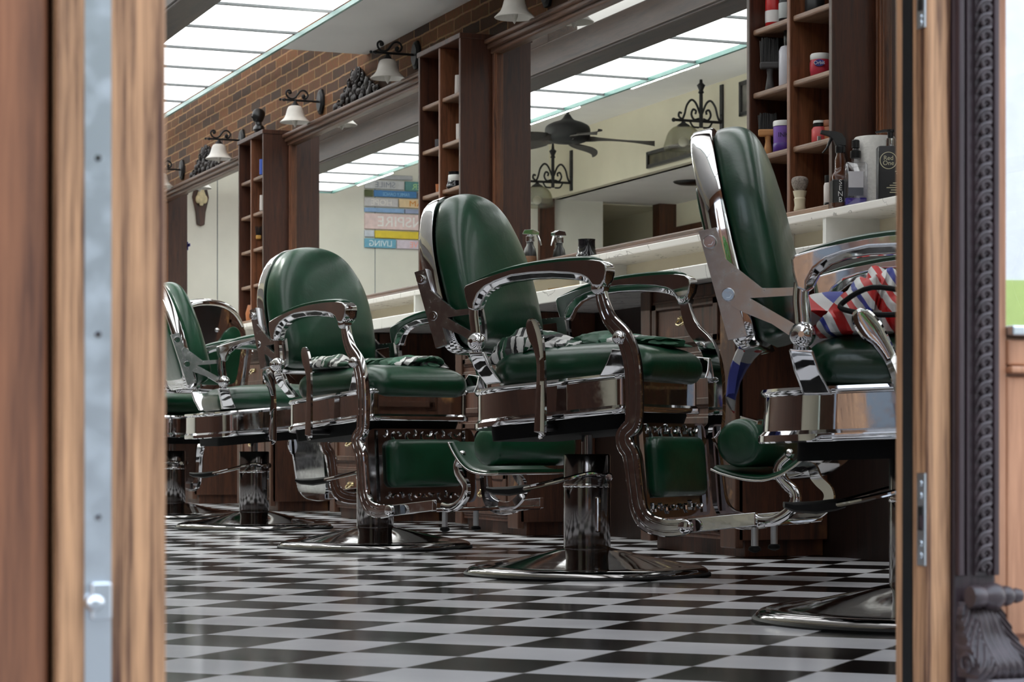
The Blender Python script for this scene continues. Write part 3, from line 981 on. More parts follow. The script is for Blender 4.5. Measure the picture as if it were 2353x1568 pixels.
def bk(y, t, d):
    return (BO[0] + t * BU[0] + d * BN[0], y, BO[1] + t * BU[1] + d * BN[1])
def back_outline():
    h = [(0.0, -0.012), (0.10, -0.012), (0.165, -0.010), (0.202, 0.012), (0.215, 0.07), (0.221, 0.15), (0.217, 0.23), (0.203, 0.297), (0.178, 0.352), (0.138, 0.407), (0.080, 0.441), (0.0, 0.452)]
    h = [(a * 1.03, b) for a, b in h]
    pts = h + [(-a, b) for a, b in h[-2:0:-1]]
    return crom(pts, 4, True)
def sheared(poly, z):
    return [(x, y, z + x * TILT) for x, y in poly]

def seat_plan(o, n=9):
    """plan of the seat frame, well rounded at the rear, grown by o"""
    out = []
    for cx, cy, a, r in ((0.195, 0.187, 0, 0.055), (-0.125, 0.082, 90, 0.16), (-0.125, -0.082, 180, 0.16), (0.195, -0.187, 270, 0.055)):
        for k in range(n + 1):
            t = R(a + 90 * k / n)
            out.append((cx + (r + o) * math.cos(t), cy + (r + o) * math.sin(t)))
    return out

def make_chair():
    t = thing('barber_chair', '', 'barber chair', (0, 0, 0), 0, 'green leather barber chairs')
    U = []                                    # parts of the upper, tilting half
    def up(o):
        U.append(o)
        return o
    ch, le = M['chrome'], M['leather']
    # foot, column, pump
    base = MB().lathe([(0.0, 0.076), (0.072, 0.074), (0.10, 0.068), (0.15, 0.056), (0.20, 0.045), (0.25, 0.0355), (0.29, 0.0285), (0.308, 0.0255), (0.318, 0.0255), (0.332, 0.021), (0.341, 0.014), (0.343, 0.007), (0.30, 0.006)], 72).obj('base_dish', M['chrome_base'], t, smooth=50)
    MB().lathe([(0.30, 0.0), (0.349, 0.0), (0.350, 0.004), (0.346, 0.009), (0.30, 0.009)], 64).obj('rubber_ring', M['rubber'], base)
    col = MB().lathe([(0.064, 0.07), (0.0665, 0.075), (0.0665, 0.335), (0.064, 0.339), (0.02, 0.339)], 48).obj('column', M['chrome_col'], t)
    MB().lathe([(0.068, 0.246), (0.0688, 0.249), (0.0688, 0.253), (0.068, 0.256)], 48).obj('joint_ring', ch, col)
    MB().box(0.03, 0.058, -0.046, -0.026, 0.12, 0.22).obj('valve_plate', ch, col, smooth=0, bevel=0.004)
    MB().lathe([(0.016, 0.33), (0.016, 0.40)], 24).obj('piston', M['chrome_dark'], t)
    lv = MB()
    for q in (-0.082, 0.082):
        lv.tube(crom([(0.058, q * 0.8, 0.276), (0.03, q, 0.283), (0.0, q, 0.285), (-0.06, q, 0.270), (-0.13, q * 0.7, 0.252), (-0.185, q * 0.28, 0.240)], 5), 0.0062, 10)
    for q in (-1, 1):
        lv.lathe([(0.001, q * 0.058), (0.012, q * 0.058), (0.012, q * 0.074), (0.008, q * 0.08), (0.001, q * 0.08)], 16, (0.058, 0, 0.276), 'y')
    lv = lv.obj('pump_lever', ch, t)
    pe = MB()
    pe.loft([[(x, y0 * w, z + zz * hh) for y0, zz in ((-1, -0.6), (-0.6, -1), (0.6, -1), (1, -0.6), (1, 0.5), (0.5, 1), (-0.5, 1), (-1, 0.5))] for x, w, z, hh in
             ((-0.160, 0.026, 0.243, 0.009), (-0.18, 0.032, 0.240, 0.012), (-0.22, 0.032, 0.234, 0.013), (-0.265, 0.029, 0.235, 0.010), (-0.285, 0.018, 0.240, 0.006))])
    pe.obj('pedal', M['rubber'], lv, smooth=40)
    # seat carcass
    up(MB().loft([sheared(rrect(-0.205, 0.215, -0.21, 0.21, 0.04), 0.392), sheared(rrect(-0.205, 0.225, -0.22, 0.22, 0.04), 0.431)]).obj('seat_platform', M['underside'], t, smooth=30))
    rings = []
    for o, h in ((-0.03, 0.0), (0.006, 0.0), (0.0085, 0.003), (0.0085, 0.016), (0.004, 0.020), (0.0, 0.024), (0.0, 0.094), (0.007, 0.099), (0.009, 0.104), (0.007, 0.110), (-0.02, 0.112)):
        rings.append(sheared(seat_plan(o), 0.430 + h))
    up(MB().loft(rings).obj('seat_frame', ch, t, smooth=40))
    rings = []
    for ins, h in ((0.016, 0.534), (0.004, 0.542), (-0.008, 0.562), (-0.010, 0.580), (-0.004, 0.600), (0.014, 0.616), (0.045, 0.626), (0.09, 0.631), (0.15, 0.633), (0.20, 0.634)):
        sc = 1 - (ins + 0.012) / 0.245
        rg = [(0.008 + (x + (0.04 if x > 0 else 0) - 0.008) * sc, y * sc) for x, y in rrect(-0.205, 0.245, -0.228, 0.228, 0.07, 9)]
        rings.append([(x, y, h + (h - 0.536) * 0.16 - 0.004 + x * TILT * 0.6 - max(0, x - 0.14) * 0.10) for x, y in rg])
    up(MB().loft(rings).obj('seat_cushion', le, t, smooth=60, sub=1))
    # backrest
    ol = back_outline()
    cy, ct = 0.0, 0.215
    rings = []
    for s, d in ((0.985, -0.002), (0.995, 0.012), (1.0, 0.03), (0.99, 0.049), (0.965, 0.065), (0.92, 0.078), (0.84, 0.088), (0.70, 0.096), (0.5, 0.101), (0.25, 0.104), (0.03, 0.105)):
        rings.append([bk(cy + (y - cy) * s, ct + (tt - ct) * s, d) for y, tt in ol])
    up(MB().loft(rings).obj('backrest', le, t, smooth=60, sub=1))
    rings = []
    for s, d in ((0.97, 0.002), (1.02, 0.004), (1.028, 0.0), (1.030, -0.030), (1.022, -0.038), (1.0, -0.043), (0.90, -0.045)):
        rings.append([bk(cy + (y - cy) * s, ct + (tt - ct) * s, d) for y, tt in ol])
    bf = up(MB().loft(rings).obj('back_frame', ch, t, smooth=40))
    gp = [(0.0, 0.03), (0.10, 0.03), (0.16, 0.035), (0.185, 0.06), (0.192, 0.16), (0.190, 0.26), (0.17, 0.315), (0.135, 0.33), (0.10, 0.31), (0.075, 0.265), (0.04, 0.24), (0.0, 0.235)]
    gp = crom(gp + [(-a, b) for a, b in gp[-2:0:-1]], 3, True)
    MB().loft([[bk(y, tt, -0.044) for y, tt in gp], [bk(y * 0.985, 0.18 + (tt - 0.18) * 0.985, -0.050) for y, tt in gp], [bk(y * 0.9, 0.18 + (tt - 0.18) * 0.9, -0.053) for y, tt in gp]]).obj('back_panel', le, bf, smooth=50)
    for y in (-0.05, 0.05):
        MB().ball(bk(y, 0.31, -0.047), 0.012, 12).obj('back_bolt', ch, bf)
    for s in (-1, 1):
        # armrest with its leather top
        top = crom([(-0.223, 0.804), (-0.141, 0.830), (-0.044, 0.851), (0.067, 0.861), (0.150, 0.862), (0.190, 0.856)], 3)
        poly = top + [(0.208, 0.846), (0.212, 0.830), (0.207, 0.806), (0.196, 0.784), (0.180, 0.772), (0.166, 0.776), (0.152, 0.795), (0.130, 0.804), (0.099, 0.810), (0.04, 0.815), (-0.02, 0.815), (-0.08, 0.810),
                      (-0.120, 0.802), (-0.150, 0.790), (-0.172, 0.770), (-0.184, 0.744), (-0.196, 0.734), (-0.214, 0.740), (-0.224, 0.770), (-0.228, 0.795)]
        ar = nt_ = len(top)
        def raised(k, x, z):
            if k < nt_: return (x, z)
            if x > 0.195: return (x - 0.004, z + 0.006 if z < 0.80 else z)
            if x > -0.10: return (x, z + 0.017)
            if x > -0.19: return (x - 0.012, z + 0.010)
            return (x, z)
        pr_ = [raised(k, x, z) for k, (x, z) in enumerate(poly)]
        ar = up(MB().loft([[(x, s * 0.28 + q, z) for x, z in pp] for q, pp in ((-0.028, pr_), (-0.013, poly), (0.013, poly), (0.028, pr_))]).obj('armrest', ch, t, smooth=45, bevel=0.004, seg=3))
        rr = []
        tp = crom([(-0.215, 0.807), (-0.141, 0.831), (-0.044, 0.852), (0.067, 0.862), (0.150, 0.863), (0.175, 0.860)], 3)
        n = len(tp)
        for i, (x, z) in enumerate(tp):
            e = min(1, 0.35 + 3.2 * min(i, n - 1 - i) / n)
            rr.append([(x, s * 0.28 + q * 0.029 * (0.6 + 0.4 * e), z + hgt * e) for q, hgt in ((-1, -0.004), (1, -0.004), (1, 0.003), (0.7, 0.007), (0, 0.009), (-0.7, 0.007), (-1, 0.003))])
        MB().loft(rr).obj('arm_pad', le, ar, smooth=60)
        # front leg frame
        lp = crom(LEG, 5)
        lw = [w[0] for w in crom([(w,) for w in LEGW], 5)]
        up(MB().strap(lp, RIB, s * 0.28, s, lw).obj('leg_frame', ch, t, smooth=28))
        up(MB().ball((0.236, s * 0.287, 0.651), 0.020, 18).lathe([(0.006, s * 0.29), (0.012, s * 0.305), (0.006, s * 0.309)], 12, (0.236, 0, 0.651), 'y').obj('front_hinge', ch, t))
        up(MB().lathe([(0.02, s * 0.27), (0.02, s * 0.300), (0.014, s * 0.304), (0.001, s * 0.304)], 20, (0.178, 0, 0.787), 'y').obj('arm_pivot', ch, t))
        up(MB().ball((-0.200, s * 0.283, 0.650), 0.026, 18).lathe([(0.008, s * 0.30), (0.013, s * 0.312), (0.006, s * 0.317)], 12, (-0.200, 0, 0.650), 'y').obj('rear_hinge', ch, t))
        up(MB().strap(crom([(-0.207, 0.752), (-0.208, 0.72), (-0.204, 0.69), (-0.200, 0.655)], 5), FLAT, s * 0.28, s).obj('rear_post', ch, t, smooth=40))
        # gussets down to the seat frame
        up(MB().loft([[(-0.226, s * 0.288, 0.622), (-0.178, s * 0.288, 0.622), (-0.178, s * 0.268, 0.622), (-0.226, s * 0.268, 0.622)], [(-0.214, s * 0.278, 0.580), (-0.162, s * 0.280, 0.580), (-0.162, s * 0.258, 0.580), (-0.214, s * 0.256, 0.580)], [(-0.196, s * 0.240, 0.532), (-0.138, s * 0.256, 0.536), (-0.138, s * 0.232, 0.536), (-0.196, s * 0.216, 0.532)]]).strap([(-0.202, 0.66), (-0.202, 0.615)], FLAT, s * 0.278, s).obj('rear_gusset', ch, t, smooth=40, bevel=0.005, seg=3))
        up(MB().loft([[(0.206, s * 0.272, 0.622), (0.262, s * 0.272, 0.616), (0.262, s * 0.262, 0.616), (0.206, s * 0.262, 0.622)],
                      [(0.185, s * 0.262, 0.585), (0.264, s * 0.262, 0.580), (0.264, s * 0.250, 0.580), (0.185, s * 0.250, 0.585)],
                      [(0.158, s * 0.252, 0.549), (0.262, s * 0.252, 0.556), (0.262, s * 0.236, 0.556), (0.158, s * 0.236, 0.549)]]).obj('front_gusset', ch, t, smooth=40, bevel=0.003))
        # open triangular bracket from back rail to rear hinge, and the plate on the rail
        br = MB()
        outer = crom([(-0.352, 0.812), (-0.340, 0.778), (-0.318, 0.757), (-0.285, 0.748), (-0.220, 0.746)], 4) + [(-0.190, 0.744), (-0.184, 0.70), (-0.186, 0.650), (-0.212, 0.640), (-0.262, 0.676), (-0.318, 0.702), (-0.340, 0.715), (-0.362, 0.800)]
        br.plate_hole(outer, [(-0.303, 0.729), (-0.216, 0.730), (-0.214, 0.672)], s * 0.247, s * 0.258)
        br.prism([(-0.402, 0.868), (-0.366, 0.874), (-0.312, 0.655), (-0.350, 0.648)], s * 0.232, s * 0.250, 'y')
        up(br.obj('side_bracket', M['chrome_satin'], t, smooth=40, bevel=0.0025))
        for x, z in ((-0.379, 0.845), (-0.346, 0.738)):
            bo = MB()
            bo.lathe([(0.001, s * 0.261), (0.012, s * 0.261), (0.0135, s * 0.258), (0.0135, s * 0.246)], 16, (x, 0, z), 'y').lathe([(0.001, s * 0.264), (0.007, s * 0.264), (0.007, s * 0.250)], 6, (x, 0, z), 'y')
            up(bo.obj('bracket_bolt', ch, t))
        # runner, S arm
        up(MB().prism([(0.405, 0.130), (0.610, 0.154), (0.610, 0.190), (0.405, 0.168)], s * 0.245 - 0.010, s * 0.245 + 0.010, 'y').lathe([(0.001, s * 0.298), (0.014, s * 0.298), (0.020, s * 0.294), (0.020, s * 0.28)], 18, (0.428, 0, 0.150), 'y').obj('foot_runner', ch, t, smooth=40, bevel=0.003))
        sp = crom([(0.575, 0.166), (0.605, 0.162), (0.638, 0.168), (0.674, 0.190), (0.692, 0.218), (0.688, 0.243), (0.664, 0.266), (0.648, 0.288), (0.650, 0.312), (0.676, 0.335)], 5)
        up(MB().strap(sp, [(-0.014, -0.008), (0.014, -0.008), (0.014, 0.006), (0.008, 0.011), (-0.008, 0.011), (-0.014, 0.006)], -0.05 + s * 0.13, s).ball((0.680, -0.05 + s * 0.138, 0.342), 0.013, 12).obj('foot_arm', ch, t, smooth=40))
    # seat platform bolts, recline lever (sitter's right side)
    hp = crom([(-0.020, 0.706), (-0.016, 0.690), (-0.006, 0.660), (0.004, 0.630), (0.011, 0.590), (0.012, 0.54), (0.010, 0.47), (0.008, 0.405), (0.007, 0.397)], 4)
    hw = [w[0] for w in crom([(0.5,), (1.1,), (1.25,), (0.95,), (0.75,), (0.78,), (0.9,), (1.0,), (0.85,)], 4)]
    up(MB().strap(hp, [(-0.019, -0.003), (0.019, -0.003), (0.016, 0.004), (0, 0.008), (-0.016, 0.004)], -0.306, -1, hw).obj('recline_lever', ch, t, smooth=35))
    up(MB().lathe([(0.010, -0.30), (0.010, -0.20)], 12, (0.006, 0, 0.412), 'y').obj('lever_shaft', M['black'], t))
    # calf panel
    def cp(y, z, d):
        return (0.2665 - (z - 0.29) * 0.075 + d, y, z)
    fr = MB()
    pl = rrect(-0.245, 0.245, 0.165, 0.425, 0.03, 5)
    fr.loft([[cp(y, z, 0.0) for y, z in pl], [cp(y, z, -0.014) for y, z in pl]])
    for s in (-1, 1):
        fr.loft([[cp(s * 0.20 + a, z, d) for a, d in ((-0.012, 0.0), (0.012, 0.0), (0.008, 0.010), (-0.008, 0.010))] for z in (0.175, 0.42)])
    cf = up(fr.obj('calf_panel', M['chrome_dark'], t, smooth=30))
    pl = rrect(-0.172, 0.172, 0.222, 0.388, 0.032, 6)
    rings = []
    for s, d in ((0.99, 0.0), (1.0, 0.010), (0.98, 0.022), (0.93, 0.031), (0.80, 0.036), (0.5, 0.039), (0.05, 0.040)):
        rings.append([cp(y * s, 0.305 + (z - 0.305) * s, d) for y, z in pl])
    MB().loft(rings).obj('calf_pad', le, cf, smooth=60)
    rnd = random.Random(11)
    for zc in (0.405, 0.193):
        rl = MB()
        for k in range(11):
            y = -0.165 + 0.033 * k
            a = rnd.uniform(0, PI)
            pts = []
            for j in range(6):
                q = (j / 5 - 0.5)
                pts.append(cp(y + 0.022 * q * math.cos(a) + 0.006 * math.sin(q * 6), zc + 0.022 * q * math.sin(a) + 0.006 * math.cos(q * 6) * (1 if k % 2 else -1), 0.003))
            rl.tube(pts, 0.0036, 6)
        rl.obj('scroll_relief', ch, cf)
    # foot plate, stops
    up(MB().box(0.555, 0.612, -0.24, 0.24, 0.150, 0.162).obj('foot_plate', ch, t, smooth=0, bevel=0.003))
    for y in (-0.17, -0.03):
        st = up(MB().lathe([(0.0095, 0.09), (0.0095, 0.155)], 16, (0.575, y, 0)).obj('stop_post', M['steel'], t))
        MB().lathe([(0.010, 0.098), (0.016, 0.094), (0.017, 0.086), (0.004, 0.080)], 16, (0.575, y, 0)).obj('rubber_tip', M['rubber'], st)
    # turn-over foot cushion, hinge at its own origin
    q = crom([(-0.040, 0.038), (-0.015, 0.004), (0.02, -0.030), (0.06, -0.052), (0.11, -0.062), (0.17, -0.064), (0.205, -0.060)], 4)
    tr = MB().strap(q, [(-0.006, -0.178), (0.0, -0.178), (0.0, 0.178), (-0.006, 0.178)], 0, 1)
    tread = up(tr.obj('foot_tread', ch, t, smooth=40, bevel=0.002))
    MB().strap(q[1:-1], [(0.001, -0.172), (0.007, -0.170), (0.011, -0.16), (0.011, 0.16), (0.007, 0.170), (0.001, 0.172)], 0, 1).obj('tread_pad', le, tread, smooth=50)
    prof = [(0.02, -0.185), (0.046, -0.184), (0.060, -0.175), (0.064, -0.16), (0.064, 0.16), (0.060, 0.175), (0.046, 0.184), (0.02, 0.185)]
    MB().lathe(prof, 36, (0.145, 0, 0.024), 'y').obj('foot_roll', le, tread, smooth=50)
    for y in (-0.13, 0.13):
        MB().box(0.118, 0.172, y - 0.016, y + 0.016, 0.072, 0.092).obj('roll_plate', ch, tread, smooth=0, bevel=0.003)
    return t, [o.name for o in U], tread.name, lv.name

chair0, UPN, TREAD, LEVER = make_chair()
index_children()
PIV = Vector((0, 0, 0.43))
HINGE = Vector((0.682, -0.04, 0.345))
STEMN = lambda n: n.split('.')[0]
BACKP = ('backrest', 'back_frame', 'side_bracket', 'bracket_bolt')
RH = Vector((-0.2, 0, 0.65))
def pose(root, kids, names, b, tau, dz, flip, dx=0.0, rec=0.0, dz2=0.0):
    ry = Matrix.Rotation(tau, 3, 'Y')
    for o, nm in zip(kids, names):
        if nm in UPN:
            p0 = HINGE if nm == TREAD else Vector((0, 0, 0))
            o.location = PIV + ry @ (p0 - PIV) + Vector((dx, 0, dz))
            o.rotation_euler = (0, tau, 0)
            if nm == TREAD and flip:
                o.rotation_euler = (0, -0.26, PI)
                o.location.z -= 0.036
            if not STEMN(nm).startswith('seat_') and nm != TREAD and dz2:
                o.location.z += dz2
            if rec and STEMN(nm) in BACKP:
                rb = Matrix.Rotation(-rec, 3, 'Y')
                q0 = RH - rb @ RH
                o.location = PIV + ry @ (q0 - PIV) + Vector((dx, 0, dz + dz2))
                o.rotation_euler = (0, tau - rec, 0)
        elif nm == LEVER:
            o.rotation_euler = (0, 0, -b)
        elif STEMN(nm) == 'piston':
            o.location = (0, 0, dz if dz > -0.02 else dz)
chairs = [  # column x in the image, distance, facing (camera frame), extra tilt, lift, cushion turned over, label
    (1349, 6.29, -28, 0.0, 0.0, True, 'green barber chair in the middle with a black and white striped cape on its seat', 0.0, 0.08),
    (862, 7.97, -47, 0.01, 0.0, False, 'green barber chair left of the middle one, its wide backrest turned to the door', 0.0, 0.075),
    (584, 9.85, 20, 0.0, -0.012, False, 'third green barber chair, its back half hidden by the left door edge', 0.0, 0.09),
    (2118, 4.60, -12, 0.055, -0.055, False, 'nearest green barber chair, cut by the right door frame, red white cape on it', -0.035, 0.09, -0.026),
    (396, 11.40, 123, 0.0, 0.0, False, 'farthest green barber chair, turned away and showing its chrome back', 0.0, 0.05),
]
ROOTS = []
srcs = list(KIDS[chair0.name])
names0 = [o.name for o in srcs]
for i, (u, yc, bdeg, tau, dz, flip, lab, *ex) in enumerate(chairs):
    if i == 0:
        root, kids = chair0, srcs
    else:
        root = chair0.copy()
        COL.objects.link(root)
        kids = [copy_tree(o, root) for o in srcs]
    b = R(bdeg)
    x, y = world((u - CX) / FPX * yc, yc)
    root.location = (x, y, 0)
    root.rotation_euler = (0, 0, b - YAW)
    tag(root, lab)
    pose(root, kids, names0, b, tau, dz, flip, *ex)
    if i == 3:                                # the nearest chair's recline lever is thrown back
        for o, nm in zip(kids, names0):
            if STEMN(nm) == 'recline_lever':
                pv = Vector((0.008, 0, 0.405))
                r2 = Matrix.Rotation(tau - R(22), 3, 'Y')
                o.rotation_euler = (0, tau - R(22), 0)
                o.location = pv - r2 @ pv + Vector((0, 0, dz))
    ROOTS.append(root)

def on_chair(i, x, y, z):
    r = ROOTS[i].rotation_euler.z
    o = ROOTS[i].location
    return (o.x + x * math.cos(r) - y * math.sin(r), o.y + x * math.sin(r) + y * math.cos(r), z), r

# ------------------------------------------------------------------ capes on the seats
def cloth(name, secs, mat, parent=None, seed=1, n=40, folds=7, amp=0.18, loc=(0, 0, 0), rz=0.0):
    """crumpled cloth: rings at (x, y, width, height, z) along X"""
    rnd = random.Random(seed)
    ph = [rnd.uniform(0, 6) for _ in range(4)]
    S = crom(secs, 6)
    rings = []
    for i, (x, y, w, h, z) in enumerate(S):
        ring = []
        for k in range(n):
            t = 2 * PI * k / n
            wob = 1 + amp * math.sin(folds * t + ph[0] + i * 0.22) * (0.5 + 0.5 * math.sin(i * 0.5 + ph[1])) + amp * 0.5 * math.sin((folds + 4) * t + ph[2] - i * 0.35)
            zz = math.sin(t)
            ring.append((x + 0.012 * math.sin(3 * t + ph[3] + i * 0.4), y + w * math.cos(t) * (1 + 0.12 * math.sin(2.3 * i + 3 * t)), z + (h * zz * wob if zz > 0 else 0.006 * zz)))
        rings.append(ring)
    mb = MB().loft(rings)
    o = mb.obj(name, mat, parent, smooth=70)
    o.location = loc
    o.rotation_euler = (0, 0, rz)
    return o
GRN = lin((20, 72, 48)); BLK = (0.006, 0.006, 0.007); WHT = lin((214, 214, 212)); RED = lin((196, 34, 34)); BLU = lin((52, 62, 150))
M['cape_bw'] = stripes('cape_black_white', [(0, GRN), (0.14, BLK), (0.26, WHT), (0.46, BLK), (0.56, WHT), (0.70, BLK), (0.78, GRN), (0.90, WHT)], 4.2, (0.3, 0.2, 0.5), 0.55, 1.6)
M['cape_green'] = stripes('cape_green_stripe', [(0, GRN), (0.55, lin((30, 92, 66))), (0.72, WHT), (0.80, BLK), (0.86, WHT), (0.92, BLK)], 2.0, (0.1, 0.3, 0.2), 0.55, 1.0)
M['cape_rwb'] = stripes('cape_red_white_blue', [(0, RED), (0.22, WHT), (0.40, RED), (0.55, WHT), (0.70, BLU), (0.82, WHT)], 3.6, (0.6, 0.5, 0.3), 0.55, 1.5)
p, r = on_chair(0, -0.135, -0.13, 0.636)
o = cloth('barber_cape', [(-0.09, 0.0, 0.015, 0.02, -0.03), (-0.07, 0.0, 0.06, 0.06, -0.045), (-0.01, 0.01, 0.075, 0.085, -0.035), (0.05, 0.0, 0.065, 0.058, -0.01), (0.10, 0.04, 0.08, 0.034, 0.0), (0.15, 0.05, 0.08, 0.022, 0.0), (0.17, 0.06, 0.02, 0.012, 0.008)], M['cape_bw'], seed=5, loc=p, rz=r)
tag(o, 'black and white striped cape crumpled at the back of the middle chair seat', 'cape')
p, r = on_chair(0, 0.02, 0.03, 0.647)
o = cloth('barber_cape', [(-0.06, 0.0, 0.02, 0.01, 0), (-0.02, 0.0, 0.13, 0.034, 0), (0.06, 0.01, 0.15, 0.034, 0), (0.14, 0.03, 0.14, 0.026, 0), (0.20, 0.06, 0.12, 0.018, 0), (0.225, 0.06, 0.03, 0.012, 0)], M['cape_green'], seed=9, folds=9, amp=0.12, loc=p, rz=r)
tag(o, 'folded green cape lying flat across the middle chair seat', 'cape')
p, r = on_chair(1, 0.0, 0.05, 0.648)
o = cloth('barber_cape', [(-0.11, -0.02, 0.02, 0.01, 0), (-0.06, 0.0, 0.14, 0.026, 0), (0.0, 0.02, 0.17, 0.03, 0), (0.07, 0.03, 0.17, 0.036, 0), (0.13, 0.05, 0.15, 0.038, 0), (0.17, 0.06, 0.10, 0.034, 0), (0.185, 0.06, 0.03, 0.015, 0)], M['cape_green'], seed=21, folds=9, amp=0.12, loc=p, rz=r + 0.5)
tag(o, 'green cape with black and white striped end on the seat of the second chair', 'cape')
p, r = on_chair(1, -0.08, -0.16, 0.642)
o = cloth('barber_cape', [(-0.07, 0.0, 0.01, 0.01, 0), (-0.05, 0.0, 0.05, 0.035, 0), (0.04, 0.0, 0.055, 0.038, 0), (0.12, 0.0, 0.05, 0.03, 0), (0.15, 0.0, 0.015, 0.01, 0)], M['cape_bw'], seed=31, loc=p, rz=r)
tag(o, 'small rolled black and white cape at the rear of the second chair seat', 'cape')
p, r = on_chair(3, -0.05, -0.06, 0.590)
o = cloth('barber_cape', [(-0.16, 0.0, 0.03, 0.02, 0.0), (-0.12, 0.0, 0.14, 0.06, 0.0), (-0.06, 0.0, 0.16, 0.115, 0.0), (-0.02, 0.01, 0.15, 0.125, 0.0), (0.04, 0.01, 0.16, 0.09, 0.0), (0.12, 0.01, 0.16, 0.085, 0.0), (0.2, 0.0, 0.13, 0.06, 0.0), (0.24, 0.0, 0.04, 0.02, 0)], M['cape_rwb'], seed=42, folds=6, amp=0.2, loc=p, rz=r)
tag(o, 'red, white and blue barber cape heaped on the nearest chair seat', 'cape')
# its tail hangs over the rear edge of the seat
index_children()
tl = MB()
rings = []
for i in range(11):
    q = i / 10
    w = 0.02 + 0.07 * math.sin(PI * min(q * 1.1, 1))
    cxp, czp = -0.14 - 0.20 * math.sin(q * 1.45), 0.05 + 0.03 * q - 0.20 * q * q
    ring = []
    for k in range(20):
        a = 2 * PI * k / 20
        ring.append((cxp + 0.022 * math.cos(a) * (1.2 - q) + 0.008 * math.sin(3 * a), 0.02 + w * math.sin(a), czp + 0.030 * math.cos(a) + 0.018 * math.sin(2 * a)))
    rings.append(ring)
tl.loft(rings)
M['cape_tail'] = stripes('cape_tail_stripe', [(0, BLU), (0.34, WHT), (0.55, RED), (0.68, WHT), (0.82, BLU)], 2.2, (0.2, 0.9, 0.3), 0.55, 0.8)
tail = tl.obj('cape_tail', M['cape_tail'], o, smooth=70)
cd = MB().tube(crom([(-0.10, -0.15, 0.055), (-0.04, -0.165, 0.085), (0.05, -0.17, 0.07), (0.12, -0.17, 0.05), (0.07, -0.175, 0.035), (-0.02, -0.175, 0.03), (-0.09, -0.165, 0.04)], 5, True), 0.0055, 8, closed=True)
cd.obj('neck_cord', M['rubber'], o)

# ------------------------------------------------------------------ things on the shelves and the ledge
def bottle(name, label, cat, loc, prof, mat, caps=(), group=None, seg=24, label_band=None):
    """prof: lathe profile; caps: (part name, profile, material)"""
    t = thing(name, label, cat, loc, 0, group)
    MB().lathe(prof, seg).obj('body', mat, t, smooth=40)
    for nm, pr, m in caps:
        MB().lathe(pr, seg).obj(nm, m, t, smooth=40)
    return t
def P_(name, c, rough=0.4, **k):
    if name not in bpy.data.materials:
        plain(name, lin(c), rough, 0, k.get('var', 0.05), k.get('scale', 20))
    return bpy.data.materials[name]
def spot(u, x, zz):
    return (x, x / tanb(u), zz)
S1, S2, S3, S4 = 1.3355, 1.5485, 1.7605, 1.9725
LZ = 1.102
ANG = -PI / 2 - YAW - R(6)             # labels look back towards the door

# nearest tower
t = bottle('spray_can', 'red spray can on the upper left shelf of the nearest tower', 'can', spot(1779, 3.60, S3),
           [(0.0, 0), (0.028, 0), (0.030, 0.004), (0.030, 0.13), (0.024, 0.142), (0.012, 0.148), (0, 0.148)], P_('can_red', (190, 34, 36), 0.3), [('label_band', [(0.0302, 0.02), (0.0306, 0.03), (0.0306, 0.055), (0.0302, 0.06)], P_('can_white', (230, 228, 226)))])
bottle('tonic_bottle', 'black and white bottle right of the red spray can', 'bottle', spot(1806, 3.60, S3),
       [(0.0, 0), (0.022, 0), (0.024, 0.004), (0.024, 0.11), (0.012, 0.13), (0.0, 0.13)], M['black'], [('label_band', [(0.0242, 0.02), (0.0248, 0.022), (0.0248, 0.07), (0.0242, 0.072)], P_('label_grey', (190, 196, 196)))])
bottle('tonic_bottle', 'dark jar with pale lettering at the top right shelf of the nearest tower', 'bottle', spot(1872, 3.61, S3),
       [(0.0, 0), (0.030, 0), (0.032, 0.004), (0.032, 0.05), (0.026, 0.062), (0.0, 0.062)], P_('jar_dark', (40, 42, 44)), [('lid', [(0.0, 0.062), (0.027, 0.062), (0.027, 0.08), (0, 0.08)], M['black'])])
bottle('shampoo_bottle', 'tall pale grey bottle with black cap on the left middle shelf of the nearest tower', 'bottle', spot(1809, 3.60, S2),
       [(0.0, 0), (0.026, 0), (0.028, 0.004), (0.028, 0.125), (0.022, 0.138), (0.012, 0.142), (0, 0.142)], P_('bottle_grey', (206, 206, 214), 0.35), [('cap', [(0.0, 0.142), (0.012, 0.142), (0.012, 0.19), (0.010, 0.194), (0, 0.194)], M['black'])])
def brush(label, loc, handle_m, bw, bh, hz, rz, vertical=True):
    t = thing('neck_brush', label, 'brush', loc, rz, 'neck brushes on the shelves')
    MB().lathe([(0.0, 0), (0.014, 0), (0.016, 0.006), (0.012, 0.03), (0.009, hz * 0.7), (0.012, hz), (0, hz)], 18).obj('handle', handle_m, t, smooth=50)
    MB().box(-bw / 2, bw / 2, -0.016, 0.016, hz - 0.002, hz + 0.022).obj('head', handle_m, t, smooth=0, bevel=0.006)
    br = MB()
    rnd = random.Random(2)
    nx = 13
    for i in range(nx):
        for j in range(4):
            x = -bw / 2 + 0.005 + (bw - 0.01) * i / (nx - 1)
            y = -0.011 + 0.0073 * j
            br.tube([(x, y, hz + 0.018), (x + rnd.uniform(-1, 1) * 0.004, y * 1.6, hz + 0.022 + bh * rnd.uniform(0.92, 1.05))], [0.0032, 0.0030], 5)
    br.obj('bristles', P_('bristle_black', (34, 33, 33), 0.6), t, smooth=0)
    return t
brush('all black neck brush standing on the shelf beside the tall grey bottle', spot(1769, 3.572, S2), P_('brush_black', (58, 56, 56), 0.5), 0.066, 0.075, 0.075, R(-29))
brush('wooden handled neck brush with black bristles left of the purple jar', spot(1765, 3.572, S1), plain('honey_wood', lin((186, 132, 78)), 0.5), 0.066, 0.050, 0.065, R(-29))
